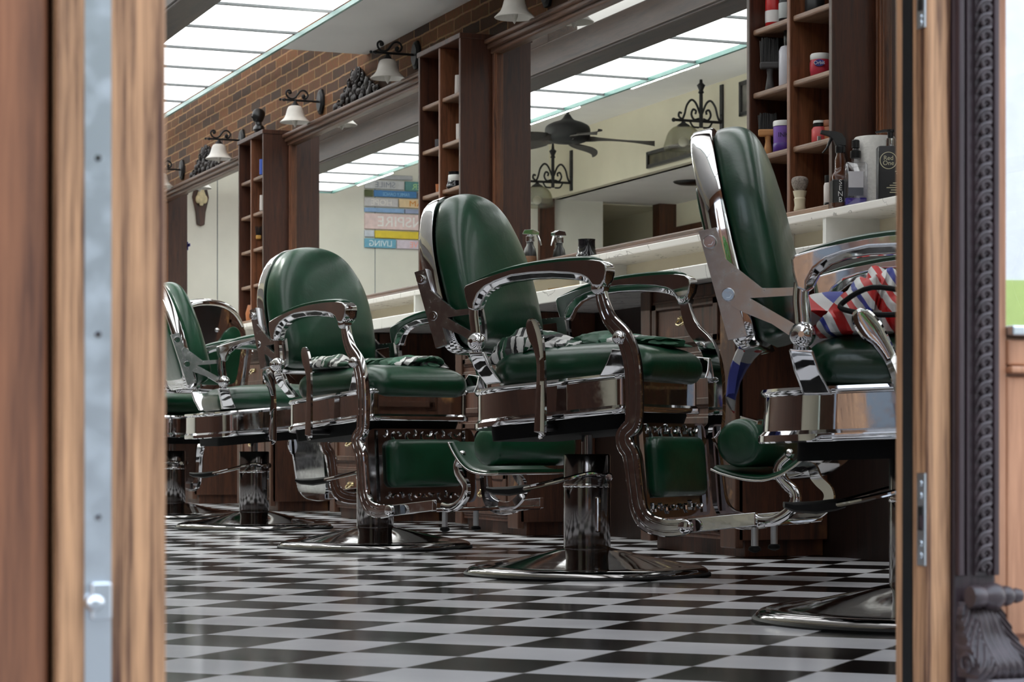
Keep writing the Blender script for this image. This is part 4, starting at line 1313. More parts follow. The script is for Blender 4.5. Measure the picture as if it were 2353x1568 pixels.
t = bottle('hair_wax_jar', 'purple jar with white lid beside the wooden neck brush', 'jar', spot(1801, 3.595, S1),
           [(0.0, 0), (0.032, 0), (0.034, 0.004), (0.035, 0.086), (0.03, 0.09), (0, 0.09)], P_('jar_purple', (126, 92, 178)), [('lid', [(0.0, 0.088), (0.036, 0.088), (0.036, 0.103), (0.034, 0.106), (0, 0.106)], M['white_plastic']), ('dark_band', [(0.0350, 0.003), (0.0356, 0.004), (0.0357, 0.03), (0.0352, 0.031)], P_('jar_violet', (72, 36, 130)))])
text('lettering', 'INK', 0.022, P_('ink_dark', (40, 24, 70)), t, (-0.036 * math.cos(R(60)), -0.036 * math.sin(R(60)), 0.056), (R(90), 0, R(-30)), 0.0008)
t = bottle('gum_jar', 'red and white gum jar alone on the right shelf of the nearest tower', 'jar', spot(1885, 3.605, S2),
           [(0.0, 0), (0.026, 0), (0.031, 0.008), (0.034, 0.03), (0.034, 0.050), (0.031, 0.062), (0, 0.064)], P_('jar_gum_red', (186, 50, 70)), [('lid', [(0.0, 0.060), (0.032, 0.060), (0.033, 0.064), (0.033, 0.076), (0.030, 0.080), (0, 0.080)], M['white_plastic'])])
a = ANG + PI / 2
o = MB().loft([[(0.017 * math.cos(2 * PI * k / 24), -0.0, 0.011 * math.sin(2 * PI * k / 24)) for k in range(24)], [(0.017 * math.cos(2 * PI * k / 24), -0.004, 0.011 * math.sin(2 * PI * k / 24)) for k in range(24)]]).obj('badge', P_('badge_blue', (40, 44, 130)), t, smooth=0)
o.location = (-0.033 * math.sin(R(35)), -0.033 * math.cos(R(35)), 0.046); o.rotation_euler = (0, 0, -R(35))
text('lettering', 'Orbit', 0.016, M['white_plastic'], t, (-0.0376 * math.sin(R(35)), -0.0376 * math.cos(R(35)), 0.046), (R(90), 0, -R(35)), 0.0006)
t = bottle('vitamin_jar', 'salmon red jar with black and white lid on the right shelf above the shaving brush', 'jar', spot(1884, 3.60, S1),
           [(0.0, 0), (0.025, 0), (0.027, 0.004), (0.027, 0.048), (0.021, 0.056), (0, 0.056)], P_('jar_salmon', (206, 82, 84)), [('lid', [(0.0, 0.056), (0.022, 0.056), (0.022, 0.068), (0, 0.068)], M['black']), ('lid_top', [(0.0, 0.068), (0.022, 0.068), (0.021, 0.076), (0, 0.076)], M['white_plastic'])])
bc = MB()
for k in range(9):
    bc.box(-0.010 + 0.0023 * k, -0.0092 + 0.0023 * k, -0.0006, 0, 0, 0.014)
MB().box(-0.012, 0.012, 0, 0.003, -0.001, 0.015).obj('barcode_label', M['white_plastic'], t, smooth=0).location = (-0.0285 * math.sin(R(30)) + 0.004, -0.0285 * math.cos(R(30)), 0.008)
o = bc.obj('barcode', M['black'], t, smooth=0); o.location = (-0.0285 * math.sin(R(30)) + 0.004, -0.0285 * math.cos(R(30)), 0.0085)
bottle('clay_pot', 'orange brown pot with lid tucked behind the salmon red jar', 'jar', spot(1907, 3.625, S1),
       [(0.0, 0), (0.024, 0), (0.025, 0.05), (0.022, 0.056), (0.0, 0.056)], P_('pot_orange', (176, 108, 66)), [('lid', [(0.0, 0.056), (0.025, 0.056), (0.025, 0.072), (0.022, 0.076), (0, 0.076)], P_('pot_lid', (150, 88, 52)))])
t = bottle('shaving_brush', 'shaving brush with pale handle standing in the bottom of the nearest tower', 'brush', spot(1838, 3.552, LZ + 0.02),
           [(0.0, 0), (0.018, 0), (0.020, 0.004), (0.017, 0.02), (0.0185, 0.034), (0.0195, 0.04), (0.017, 0.044), (0.021, 0.058), (0.0225, 0.066), (0.012, 0.068), (0, 0.068)], P_('handle_cream', (222, 212, 184), 0.3))
MB().lathe(crom([(0.016, 0.064), (0.024, 0.08), (0.028, 0.096), (0.024, 0.108), (0.012, 0.113), (0.001, 0.114)], 3), 20).obj('bristles', P_('badger_hair', (140, 130, 122), 0.9, var=0.5, scale=160), t, smooth=60)
bottle('aftershave_bottle', 'small white labelled bottle with black cap left of the brown spray bottle', 'bottle', spot(1908, 3.575, LZ + 0.02),
       [(0.0, 0), (0.020, 0), (0.021, 0.003), (0.021, 0.068), (0.018, 0.076), (0.0, 0.078)], P_('label_white', (214, 206, 200)), [('cap', [(0.0, 0.076), (0.017, 0.076), (0.018, 0.079), (0.018, 0.100), (0.0, 0.102)], M['black']), ('foot_band', [(0.0211, 0.001), (0.0216, 0.002), (0.0216, 0.012), (0.0211, 0.013)], M['black'])])
tag(MB().tube([(0, 0, 0), (0.03, -0.055, 0.016)], [0.003, 0.008], 8).obj('plastic_comb', P_('comb_blue', (88, 92, 190)), loc=spot(1884, 3.56, LZ + 0.02)), 'blue plastic comb lying by the shaving brush', 'comb')

def trigger_bottle():
    t = thing('spray_bottle', 'brown spray bottle with black label and trigger head on the ledge', 'bottle', spot(1931, 3.532, LZ), -YAW)
    amber = P_('amber_plastic', (74, 36, 14), 0.18)
    MB().loft([[(x, y, z) for x, y in rrect(-w, w, -w, w, 0.010, 4)] for w, z in ((0.026, 0), (0.028, 0.004), (0.028, 0.098), (0.026, 0.104))] + [[(r * math.cos(2 * PI * k / 20 + PI / 20), r * math.sin(2 * PI * k / 20 + PI / 20), z) for k in range(20)] for r, z in ((0.020, 0.114), (0.017, 0.128), (0.0175, 0.15), (0.013, 0.166), (0.012, 0.176))]).obj('body', amber, t, smooth=40)
    lb = MB().box(-0.0288, 0.0288, -0.0290, 0.0290, 0.014, 0.088).obj('label_band', M['black'], t, smooth=0, bevel=0.004)
    for k, s in enumerate(('S', 'E', 'N', 'B')):
        text('lettering', s, 0.022, M['white_plastic'], lb, (-0.004, -0.0294, 0.078 - 0.0182 * k), (R(90), 0, 0), 0.0004)
    hd = MB().lathe([(0.015, 0.172), (0.016, 0.176), (0.016, 0.192), (0.012, 0.196)], 20)
    hd.prism([(-0.014, 0.194), (0.016, 0.194), (0.016, 0.214), (0.004, 0.232), (-0.012, 0.238), (-0.060, 0.243), (-0.062, 0.233), (-0.034, 0.224), (-0.022, 0.212)], -0.011, 0.011, 'y')
    hd.tube(crom([(-0.026, 0, 0.222), (-0.034, 0, 0.206), (-0.042, 0, 0.188), (-0.056, 0, 0.172)], 4), [0.006 - 0.0003 * k for k in range(13)], 8)
    hd.obj('trigger_head', M['black'], t, smooth=30, bevel=0.001)
    return t
trigger_bottle()
t = thing('spray_bottle', 'clear square spray bottle with a purple rest of liquid, before the paper roll', 'bottle', spot(1966, 3.545, LZ), -YAW)
clear = glassy('clear_plastic', (0.90, 0.90, 0.93), 0.16, 0.05)
MB().loft([[(x, y, z) for x, y in rrect(-w, w, -w * 0.75, w * 0.75, 0.008, 4)] for w, z in ((0.032, 0), (0.034, 0.004), (0.034, 0.128), (0.030, 0.134), (0.016, 0.136))] + [[(x, y, z) for x, y in rrect(-0.013, 0.013, -0.013, 0.013, 0.0125, 4)] for z in (0.138, 0.150)]).obj('body', clear, t, smooth=40)
MB().loft([[(x, y, z) for x, y in rrect(-0.0315, 0.0315, -0.0225, 0.0225, 0.007, 4)] for z in (0.004, 0.024)]).obj('liquid', P_('purple_liquid', (62, 44, 156), 0.1), t, smooth=30)
lb = MB().box(-0.026, 0.020, -0.0265, -0.0258, 0.03, 0.105).obj('label_sheet', P_('label_pale', (206, 204, 210)), t, smooth=0)
MB().box(-0.026, 0.020, -0.0270, -0.0264, 0.03, 0.055).obj('label_foot', P_('label_dark', (84, 86, 96)), lb, smooth=0)
MB().lathe([(0.016, 0.148), (0.017, 0.152), (0.017, 0.170), (0.010, 0.173), (0.009, 0.178), (0.0125, 0.180), (0.0125, 0.202), (0.010, 0.205), (0.0, 0.205)], 20).obj('spray_cap', M['black'], t, smooth=30)
t = thing('paper_roll', 'white paper towel roll standing on the ledge', 'paper roll', spot(2010, 3.625, LZ))
MB().lathe([(0.020, 0.0), (0.062, 0.0), (0.064, 0.003), (0.064, 0.215), (0.061, 0.219), (0.022, 0.219), (0.020, 0.215)], 40).obj('paper', plain('tissue_paper', lin((226, 224, 218)), 0.9, 0, 0.05, 90, bump=0.25), t, smooth=40)
t = thing('pump_bottle', 'black pump bottle with a round gold logo at the right end of the ledge', 'bottle', spot(2046, 3.56, LZ), -YAW)
MB().loft([[(x, y, z) for x, y in rrect(-w, w, -w * 0.6, w * 0.6, 0.006, 4)] for w, z in ((0.038, 0), (0.040, 0.004), (0.040, 0.158), (0.038, 0.162), (0.014, 0.163))]).obj('body', plain('matt_black_plastic', (0.014, 0.014, 0.016), 0.4), t, smooth=30)
MB().lathe([(0.013, 0.160), (0.014, 0.164), (0.014, 0.186), (0.010, 0.188)], 20).obj('collar', M['chrome'], t, smooth=30)
MB().lathe([(0.0085, 0.186), (0.0085, 0.205), (0.012, 0.207), (0.012, 0.214), (0.0, 0.215)], 16).prism([(-0.045, 0.208), (-0.043, 0.203), (-0.01, 0.207), (0.01, 0.207), (0.01, 0.214), (-0.02, 0.214)], -0.006, 0.006, 'y').obj('pump_head', M['black'], t, smooth=30)
gold = P_('pale_gold_print', (206, 200, 168))
lg = MB()
lg.tube([(-0.010 + 0.025 * math.cos(2 * PI * k / 40), -0.0245, 0.118 + 0.025 * math.sin(2 * PI * k / 40)) for k in range(40)], 0.0012, 6, closed=True)
lg = lg.obj('logo_ring', gold, t)
text('lettering', 'Red', 0.019, gold, t, (-0.010, -0.0245, 0.125), (R(90), 0, 0), 0.0005)
text('lettering', 'One', 0.019, gold, t, (-0.010, -0.0245, 0.110), (R(90), 0, 0), 0.0005)
ln = MB()
for k, w in enumerate((0.010, 0.008, 0, 0, 0, 0.014, 0.020, 0.026, 0.018, 0.02)):
    if w: ln.box(0.026 - w * 1.6, 0.036, -0.0246, -0.0241, 0.084 - 0.0070 * k, 0.0865 - 0.0070 * k)
ln.obj('fine_print', gold, t, smooth=0)

# middle tower and ledge
bottle('lotion_bottle', 'white bottle on the top right shelf of the middle tower', 'bottle', spot(1055, 3.58, S4), [(0.0, 0), (0.020, 0), (0.021, 0.003), (0.019, 0.09), (0.0, 0.092)], P_('label_white', (214, 206, 200)))
bottle('lotion_bottle', 'white bottle on the second right shelf of the middle tower', 'bottle', spot(1057.5, 3.56, S3 - 0.001), [(0.0, 0), (0.018, 0), (0.019, 0.003), (0.019, 0.07), (0.0, 0.072)], P_('label_white', (214, 206, 200)))
bottle('hair_tin', 'dark tin on the left shelf of the middle tower', 'jar', spot(1010, 3.60, S3 - 0.001), [(0.0, 0), (0.022, 0), (0.022, 0.05), (0.0, 0.052)], P_('tin_grey', (70, 70, 76)))
def cup(label, loc, s, white):
    t = thing('black_cup', label, 'cup', loc, 0, 'flared black cups')
    pr = [(0.0, 0.0), (0.036, 0.0), (0.037, 0.004), (0.0345, 0.007), (0.035, 0.012), (0.0325, 0.016), (0.030, 0.026), (0.0275, 0.040), (0.0272, 0.058), (0.0285, 0.064), (0.026, 0.062), (0.02, 0.056), (0, 0.056)]
    MB().lathe([(r * s, h * s) for r, h in pr], 32).obj('body', plain('gloss_black', (0.008, 0.008, 0.01), 0.08), t, smooth=50) if 'gloss_black' not in bpy.data.materials else MB().lathe([(r * s, h * s) for r, h in pr], 32).obj('body', bpy.data.materials['gloss_black'], t, smooth=50)
    if white:
        MB().lathe([(0.0280 * s, 0.022 * s), (0.0300 * s, 0.024 * s), (0.0280 * s, 0.050 * s), (0.0270 * s, 0.052 * s)], 32).obj('white_band', M['white_plastic'], t, smooth=50)
    return t
cup('flared black cup on the marble ledge in front of the large mirror', spot(1348, 3.555, LZ), 1.22, False)
cup('black and white flared cup on the lower right shelf of the middle tower', spot(1046, 3.57, S2), 1.15, True)
bottle('clay_pot', 'small orange pot at the lower left of the middle tower', 'jar', spot(1009, 3.58, S2 - 0.001), [(0.0, 0), (0.015, 0), (0.017, 0.045), (0.0, 0.047)], P_('pot_orange', (176, 108, 66)))
t = thing('mist_bottle', 'black mist bottle with a chrome trigger head behind the middle chair back', 'bottle', spot(1218, 3.632, LZ), -YAW)
MB().lathe([(0, 0), (0.024, 0), (0.026, 0.004), (0.026, 0.07), (0.022, 0.095), (0.014, 0.108), (0.013, 0.125), (0, 0.126)], 24).obj('body', M['black'], t, smooth=40)
MB().lathe([(0.0262, 0.022), (0.0268, 0.024), (0.0268, 0.064), (0.0262, 0.066)], 24).obj('label_band', P_('label_brown', (120, 84, 58)), t, smooth=40)
MB().lathe([(0.016, 0.12), (0.017, 0.124), (0.017, 0.142), (0.010, 0.147), (0.008, 0.165), (0.0, 0.166)], 20).prism([(-0.03, 0.150), (0.034, 0.146), (0.036, 0.158), (0.012, 0.168), (-0.022, 0.166)], -0.011, 0.011, 'y').tube([(0.028, 0, 0.15), (0.036, 0, 0.13), (0.044, 0, 0.108)], [0.005, 0.005, 0.003], 8).obj('trigger_head', M['chrome'], t, smooth=30, bevel=0.001)
t.scale = (1.1, 1.1, 1.13)
tag(MB().box(-0.05, 0.05, -0.09, 0.09, 0, 0.05).obj('small_box', P_('box_yellow', (206, 168, 60)), smooth=0, bevel=0.004, loc=(3.60, 3.60 / tanb(1338), 0.9575)), 'small yellow box inside the ledge, seen under the armrest', 'box')
tag(MB().lathe([(0.0, 0), (0.03, 0), (0.045, 0.05), (0.02, 0.055), (0, 0.055)], 6).obj('wooden_block', P_('block_brown', (150, 118, 70)), smooth=0, loc=(3.58, 3.58 / tanb(1282), 0.9575)), 'small brown wooden block inside the ledge', 'block')

# third tower
bottle('lotion_bottle', 'blue bottle on the top right shelf of the third tower', 'bottle', spot(604, 3.55, S4 + 0.0005), [(0.0, 0), (0.02, 0), (0.02, 0.09), (0.0, 0.092)], P_('bottle_blue', (70, 100, 190)))
bottle('lotion_bottle', 'white bottle on the second right shelf of the third tower', 'bottle', spot(604, 3.55, S3), [(0.0, 0), (0.02, 0), (0.018, 0.09), (0.0, 0.092)], P_('label_white', (214, 206, 200)))
brush('yellow handled brush with black bristles on the third tower', spot(594, 3.58, S2), plain('yellow_wood', lin((206, 158, 78)), 0.5), 0.10, 0.05, 0.06, R(75))
tag(MB().box(-0.03, 0.03, -0.06, 0.06, 0, 0.03).obj('small_box', P_('box_blue', (150, 170, 204)), smooth=0, bevel=0.003, loc=spot(568, 3.60, S2)), 'pale blue box on the left shelf of the third tower', 'box')
bottle('clay_pot', 'orange pot low in the third tower', 'jar', spot(577, 3.58, LZ + 0.02), [(0.0, 0), (0.03, 0), (0.034, 0.05), (0.02, 0.10), (0.0, 0.102)], P_('pot_orange', (176, 108, 66)))

# ------------------------------------------------------------------ the shop front: door frame, carved pilaster, door leaf
YF = 1.90
def fx(u, y=YF):
    return y * tanb(u)
ZB, ZT = 0.0, 3.3
XJ = fx(2130)
t = thing('door_frame', 'oiled wooden door frame on the right with steel strike plates', 'door frame', (0, 0, 0))
yb = [XJ / tanb(u) for u in (2095, 2075, 2057)]
MB().box(XJ, fx(2187) - 0.0006, YF, yb[0], ZB, ZT).obj('jamb', M['wood_door'], t, smooth=0, bevel=0.003)
MB().box(XJ - 0.001, fx(2187) - 0.0006, yb[0], yb[1], ZB, ZT).obj('gasket', M['rubber'], t, smooth=0)
MB().box(XJ, fx(2187) - 0.0006, yb[1], yb[2], ZB, ZT).obj('stop_bead', M['wood_door'], t, smooth=0, bevel=0.002)
for (va, vb) in ((-40, 65), (1088, 1300)):
    yp = XJ / tanb(2118)
    zt, zb_ = zat(va, XJ, yp), zat(vb, XJ, yp)
    sp = MB().box(XJ - 0.0015, XJ + 0.001, yp - 0.0075, yp + 0.0065, zb_, zt).obj('strike_plate', M['steel'], t, smooth=0)
    h = zt - zb_
    MB().box(XJ - 0.0022, XJ - 0.0012, yp - 0.004, yp + 0.004, zb_ + 0.38 * h, zb_ + 0.64 * h).obj('latch_hole', M['black'], sp, smooth=0)
    sc_ = MB()
    for q in (0.11, 0.24, 0.76, 0.89):
        sc_.lathe([(0.0001, XJ - 0.0026), (0.003, XJ - 0.0024), (0.0034, XJ - 0.0015)], 12, (0, yp, zb_ + q * h), 'x')
    sc_.obj('screw', M['steel'], sp)
MB().box(XJ - 0.003, XJ - 0.0, YF + 0.004, YF + 0.010, zat(1215, XJ, YF), zat(1185, XJ, YF)).obj('worn_notch', M['wood_purple'], t, smooth=0)
X1, X2, X3, X4 = fx(2187), fx(2282), fx(2312), fx(2420)
pz = zat(1322, fx(2235), YF)
t = thing('carved_pilaster', 'dark pilaster with a carved scroll chain and bracket beside the door', 'pilaster', (0, 0, 0))
MB().box(X1, X2, YF - 0.004, YF + 0.05, 0.0, ZT).obj('board', M['wood_purple'], t, smooth=0, bevel=0.002)
mo = MB()
w = X2 - X1
mo.box(X1 + 0.001, X1 + 0.007, YF - 0.012, YF, pz, ZT)
mo.box(X1 + 0.0115, X1 + 0.0135, YF - 0.010, YF, pz, ZT)
mo.box(X2 - 0.012, X2 - 0.0095, YF - 0.010, YF, pz, ZT)
mo.box(X2 - 0.007, X2 - 0.001, YF - 0.013, YF, pz, ZT)
mo.obj('moulding', M['wood_purple'], t, smooth=0, bevel=0.0015)
cv = MB()
xc = fx(2250)
pitch = 31.2 / FPX * (xc * SA + YF * CA)
k = 0
z = pz + pitch * 0.6
while z < 1.9:
    ring_ = [(xc + 0.0016 + 0.0050 * math.cos(R(-70 + 300 * j / 17)), YF - 0.0105, z + 0.0046 * math.sin(R(-70 + 300 * j / 17))) for j in range(18)]
    cv.tube(ring_, [0.0011 + 0.0013 * min(1, j / 6) for j in range(18)], 8)
    cv.ball((xc + 0.0016, YF - 0.0095, z), 0.0019, 8)
    cv.tube(crom([(xc - 0.0088, YF - 0.0085, z - 0.0036), (xc - 0.0060, YF - 0.0105, z + 0.0030), (xc - 0.0010, YF - 0.0112, z + pitch * 0.52), (xc + 0.0058, YF - 0.0105, z + pitch - 0.0052), (xc + 0.0084, YF - 0.0085, z + pitch + 0.0012)], 4), [0.0014 + 0.0012 * math.sin(PI * j / 16) for j in range(17)], 7)
    z += pitch
    k += 1
cv.box(xc - 0.0095, xc + 0.0095, YF - 0.0075, YF - 0.002, pz, ZT)
cv.obj('scroll_chain', M['carving'], t, smooth=60)
# corbel at the foot: turned roll over an acanthus bracket
co = MB()
cpx = (fx(2195) + fx(2300)) / 2
zr = zat(1368, cpx, YF)
x0c, x1c = fx(2200), fx(2316)
co.lathe([(0.0001, x0c), (0.0105, x0c), (0.0115, x0c + 0.002), (0.0110, x0c + 0.012), (0.0095, x0c + 0.016), (0.0125, x0c + 0.021), (0.0140, x0c + 0.028), (0.0120, x0c + 0.034), (0.0088, x0c + 0.037),
          (0.0105, x0c + 0.041), (0.0095, x0c + 0.046), (0.0068, x0c + 0.050), (0.0078, x1c - 0.006), (0.0062, x1c), (0.0001, x1c)], 24, (0, YF - 0.022, zr), 'x')
co.obj('turned_roll', M['carving'], t, smooth=40)
z0c, z1c = zat(1552, cpx, YF), zr - 0.006
br = MB()
ya_ = []
N_ = 60
ringsL = []
for i in range(N_ + 1):
    q = i / N_
    zz = z1c + (z0c - z1c) * q
    d = 0.016 + 0.030 * math.sin(q * PI * 0.62) ** 2 + 0.004 * math.sin(q * 9)
    wl = fx(2196) - 0.0025 * math.sin(q * PI) - 0.001
    wr = fx(2285) + (fx(2338) - fx(2285)) * q ** 1.3
    row = []
    M_ = 72
    for j in range(M_ + 1):
        s_ = j / M_
        c_ = (s_ - 0.5) * (1.0 - 0.25 * q)
        flute = 0.0013 * math.sin(c_ * 62 + 7 * c_ * q) if abs(s_ - 0.5) < 0.24 else 0.0019 * math.sin(q * 40 - abs(s_ - 0.5) * 60 * (1 if s_ < 0.5 else 0.8))
        row.append((wl + (wr - wl) * s_, YF - d - flute + 0.010 * (2 * s_ - 1) ** 2 * (1 - 0.5 * q), zz))
    row += [(wr, YF + 0.01, zz), (wl, YF + 0.01, zz)]
    ringsL.append(row)
br.loft(ringsL)
vs_ = []
for kx in range(20):
    q = kx / 19
    r = 0.003 + 0.009 * q
    a = R(90 + 460 * q)
    vs_.append((fx(2196) - 0.003, YF - 0.024 + r * math.cos(a), z0c + 0.014 + r * math.sin(a)))
br.tube(vs_, 0.0028, 7)
br.obj('acanthus_bracket', M['carving'], t, smooth=50)
MB().box(fx(2215), fx(2345), YF - 0.05, YF, 0, z0c).obj('plinth', P_('stone_plinth', (118, 112, 116), 0.8, var=0.2), t, smooth=0)

# window post, glazing, stall riser
struct('trim_10', MB().box(X2, X3, YF - 0.001, YF + 0.05, 0.0, ZT), M['wood_riser'], smooth=0, bevel=0.002)
zs = zat(758, X3, YF)
t = thing('window_sill', 'grey metal sill under the shop window at the right edge', 'sill', (0, 0, 0))
MB().box(X3, 3.9, YF - 0.012, YF + 0.03, zs - 0.006, zs + 0.004).obj('sill_bar', M['steel'], t, smooth=0, bevel=0.002)
rs = MB().box(X3, 3.9, YF + 0.006, YF + 0.05, 0.0, zs - 0.006)
rs.box(X3, 3.9, YF - 0.004, YF + 0.02, zat(840, X3, YF), zs - 0.010)
rs.box(X3, 3.9, YF - 0.010, YF + 0.02, zat(858, X3, YF), zat(842, X3, YF))
rs.box(X3, 3.9, YF - 0.002, YF + 0.02, zat(1460, X3, YF), zat(866, X3, YF))
rs.box(X3, 3.9, YF - 0.008, YF + 0.02, 0.0, zat(1490, X3, YF))
struct('wall_front_riser', rs, M['wood_riser'], smooth=0, bevel=0.002)
wn = struct('window_1', MB().box(X3, 3.9, YF + 0.018, YF + 0.024, zs, 2.75), glassy('shop_glass', (0.86, 0.92, 0.88), 0.72, 0.015), smooth=0)
wf = MB()
wf.box(2.5, 2.56, YF, YF + 0.05, zs, 2.75)
wf.box(X3, 3.9, YF, YF + 0.06, 2.75, ZT)
struct('wall_front_head', wf.box(-2.2, X3, YF + 0.06, YF + 0.10, 2.72, ZT), M['wood_door_red'], smooth=0)
# left half of the front: plank wall with a tall side window
lf = MB()
for k in range(17):
    lf.box(-1.45 + 0.1 * k, -1.354 + 0.1 * k, YF + 0.04, YF + 0.07, 0, 2.72)
struct('wall_front_left', lf.box(-2.2, 0.25, YF + 0.07, YF + 0.10, 0, 0.5).box(-1.45, 0.25, YF + 0.07, YF + 0.10, 0.5, 2.72), M['wood'], smooth=0, bevel=0.003)
struct('window_2', MB().box(-2.2, -1.45, YF + 0.08, YF + 0.085, 0.5, 2.72), bpy.data.materials['shop_glass'], smooth=0)

# open door leaf at the left, seen on its edge
YL = 1.50
t = thing('door_leaf', 'open wooden door leaf at the left, seen edge on with a steel bolt strip', 'door', (0, 0, 0))
XA, XB_ = fx(133, YL), fx(382, YL)
MB().box(XA, XB_, YL, YL + 0.30, 0.005, 2.6).obj('leaf', M['wood_door'], t, smooth=0, bevel=0.002)
sa, sb = fx(194, YL), fx(255, YL)
st = MB().box(sa, sb, YL - 0.0012, YL + 0.002, 0.01, 2.58).obj('bolt_strip', M['steel'], t, smooth=0)
sc_ = MB()
for v in (362, 768, 1190):
    sc_.lathe([(0.0001, YL - 0.002), (0.0022, YL - 0.0019), (0.0026, YL - 0.001)], 12, ((sa + sb) / 2, 0, zat(v, sa, YL)), 'y')
sc_.obj('screw', M['chrome_dark'], st)
zk = zat(1385, sa, YL)
kb = MB().box((sa + sb) / 2 - 0.006, (sa + sb) / 2 + 0.008, YL - 0.010, YL, zk - 0.012, zk + 0.014).ball((sa + 0.006, YL - 0.006, zk), 0.007, 10)
kb.obj('bolt_catch', M['steel'], st, smooth=40, bevel=0.002)
t = thing('side_post', 'dark red brown wooden post at the left edge of the photo', 'post', (0, 0, 0))
MB().box(fx(-160, YL), fx(118, YL), YL + 0.012, YL + 0.12, 0.0, 2.7).obj('post', M['wood_door_red'], t, smooth=0, bevel=0.003)
MB().box(fx(119, YL), fx(132, YL), YL + 0.05, YL + 0.12, 0.0, 2.7).obj('seal', M['rubber'], t, smooth=0)

# ------------------------------------------------------------------ outside, seen in the chrome and the glass
struct('street_ground', MB().box(-30, 30, -40, 1.7, -0.16, -0.01), M['grey_pave'], smooth=0)
t = thing('white_van', 'white van parked in the street, mirrored in the shop window', 'van', (4.3, -3.4, 0), R(8))
body = MB().prism([(-2.4, 0.35), (2.1, 0.35), (2.45, 0.5), (2.45, 1.0), (1.95, 1.15), (1.45, 1.95), (1.1, 2.05), (-2.3, 2.05), (-2.42, 1.9)], -0.9, 0.9, 'y').obj('body', P_('van_white', (232, 234, 238), 0.25), t, smooth=30, bevel=0.06, seg=3)
for xa, xb in ((0.62, 1.35),):
    MB().prism(rrect(xa, xb, 1.15, 1.8, 0.12, 4), 0.895, 0.91, 'y').obj('window', P_('van_glass', (60, 72, 80), 0.1), t, smooth=0)
    MB().prism(rrect(xa, xb, 1.15, 1.8, 0.12, 4), -0.91, -0.895, 'y').obj('window', P_('van_glass', (60, 72, 80), 0.1), t, smooth=0)
MB().box(-2.41, 2.3, 0.896, 0.908, 0.72, 0.92).obj('stripe', P_('van_lime', (186, 206, 120), 0.4), t, smooth=0)
for x in (-1.55, 1.5):
    for y in (-0.82, 0.82):
        MB().lathe([(0.0, -0.12), (0.2, -0.12), (0.33, -0.1), (0.34, 0), (0.33, 0.1), (0.2, 0.12), (0.0, 0.12)], 28, (x, y, 0.33), 'y').obj('wheel', M['rubber'], t, smooth=40)
def tree(x, y, h, s, label):
    t = thing('street_tree', label, 'tree', (x, y, -0.01), 0, 'street trees outside')
    MB().tube([(0, 0, 0), (0.03, 0.02, h * 0.3), (0, 0, h * 0.6)], [0.14, 0.11, 0.08], 10).obj('trunk', M['wood'], t)
    rnd = random.Random(int(x * 10))
    mb = MB()
    for k in range(2600):
        a, e = rnd.uniform(0, 2 * PI), rnd.uniform(-1, 1)
        r = s * rnd.uniform(0.55, 1.0)
        c = Vector((r * math.cos(a) * math.sqrt(1 - e * e), r * math.sin(a) * math.sqrt(1 - e * e), h * 0.68 + r * 0.9 * e))
        u1 = Vector((rnd.uniform(-1, 1), rnd.uniform(-1, 1), rnd.uniform(-1, 1))).normalized()
        u2 = u1.orthogonal().normalized()
        q = s * 0.06
        mb.add([c - u1 * q, c + u2 * q * 0.6, c + u1 * q, c - u2 * q * 0.6], [(0, 1, 2, 3)])
    mb.obj('crown', M['foliage'], t, smooth=0)
tree(-3.5, -6.0, 4.2, 1.6, 'green street tree outside, only seen as reflections in the chrome')
tree(0.8, -9.0, 4.8, 1.9, 'green street tree outside, only seen as reflections in the chrome')
tree(7.5, -8.5, 4.4, 1.8, 'green street tree outside, only seen as reflections in the chrome')

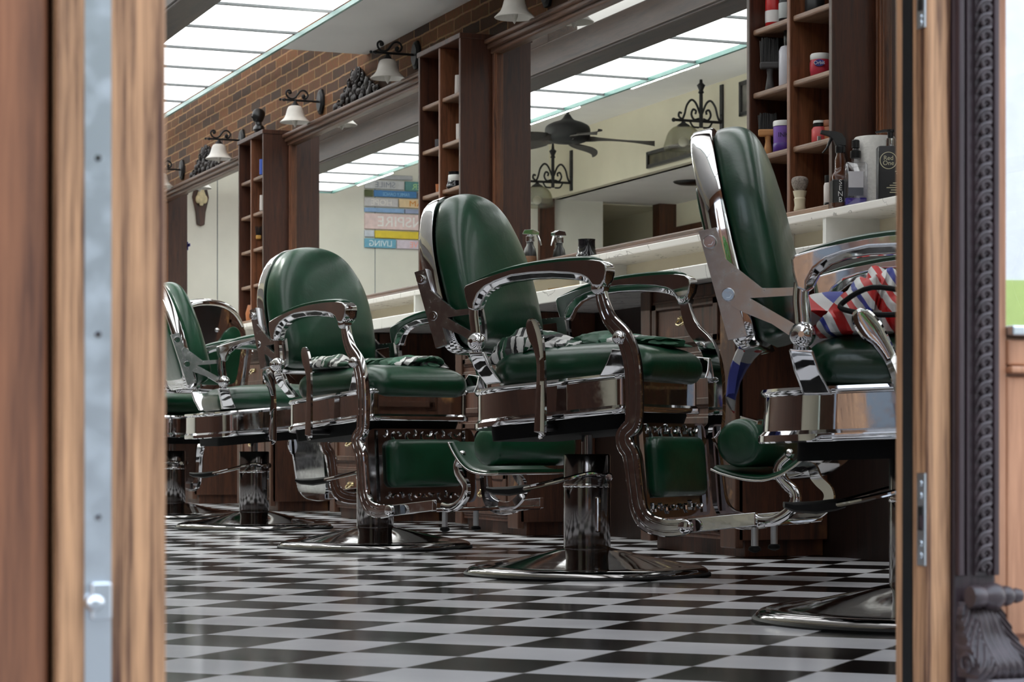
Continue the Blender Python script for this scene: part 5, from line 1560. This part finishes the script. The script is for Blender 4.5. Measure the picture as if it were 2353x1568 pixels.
t = thing('street_building', 'building across the street, only seen as reflections in the chrome', 'building', (0, -13.5, 0))
MB().box(-22, 26, -3, 0, -0.02, 8.5).obj('facade', brick('street_brick', lin((104, 70, 56)), lin((72, 52, 44)), lin((90, 82, 76)), 'xz', 0.6, 0.2), t, smooth=0)
for k in range(12):
    for zz in (0.6, 4.4):
        MB().box(-20.5 + 3.8 * k, -18.6 + 3.8 * k, 0.0, 0.06, zz, zz + 2.3).obj('window', P_('street_window', (70, 80, 90), 0.15), t, smooth=0)
# ------------------------------------------------------------------ light
w = bpy.data.worlds.new('street_sky')
SC.world = w
w.use_nodes = True
nt = w.node_tree
bg = nt.nodes['Background']
tc = nt.nodes.new('ShaderNodeTexCoord')
sx = nt.nodes.new('ShaderNodeSeparateXYZ')
nt.links.new(tc.outputs['Generated'], sx.inputs[0])
ra = nt.nodes.new('ShaderNodeValToRGB')
e = ra.color_ramp.elements
e[0].position, e[0].color = 0.0, (0.62, 0.66, 0.70, 1)
e[1].position, e[1].color = 0.7, (0.72, 0.84, 1.0, 1)
k = e.new(0.2)
k.color = (0.92, 0.95, 1.0, 1)
nt.links.new(sx.outputs['Z'], ra.inputs['Fac'])
nt.links.new(ra.outputs['Color'], bg.inputs['Color'])
bg.inputs['Strength'].default_value = 3.3

# ------------------------------------------------------------------ camera
cd = bpy.data.cameras.new('camera')
cam = bpy.data.objects.new('camera', cd)
COL.objects.link(cam)
cam.location = (0, 0, CAM_H)
cam.rotation_euler = (R(90), 0, -YAW)
cd.sensor_width = 36.0
cd.lens = FPX / IMG_W * 36.0
cd.shift_y = (HY - 784) / IMG_W
cd.clip_start = 0.05
cd.dof.use_dof = True
cd.dof.focus_distance = 6.2
cd.dof.aperture_fstop = 16.0
SC.camera = cam
vs = SC.view_settings
vs.view_transform = 'Standard'
vs.look = 'None'
vs.exposure = 0.16
vs.gamma = 1.0
vs.use_curve_mapping = False
SC.cycles.max_bounces = 10
SC.cycles.glossy_bounces = 7
SC.cycles.diffuse_bounces = 4
SC.cycles.transparent_max_bounces = 12
SC.cycles.sample_clamp_indirect = 6.0
SC.cycles.caustics_reflective = False
SC.cycles.caustics_refractive = False
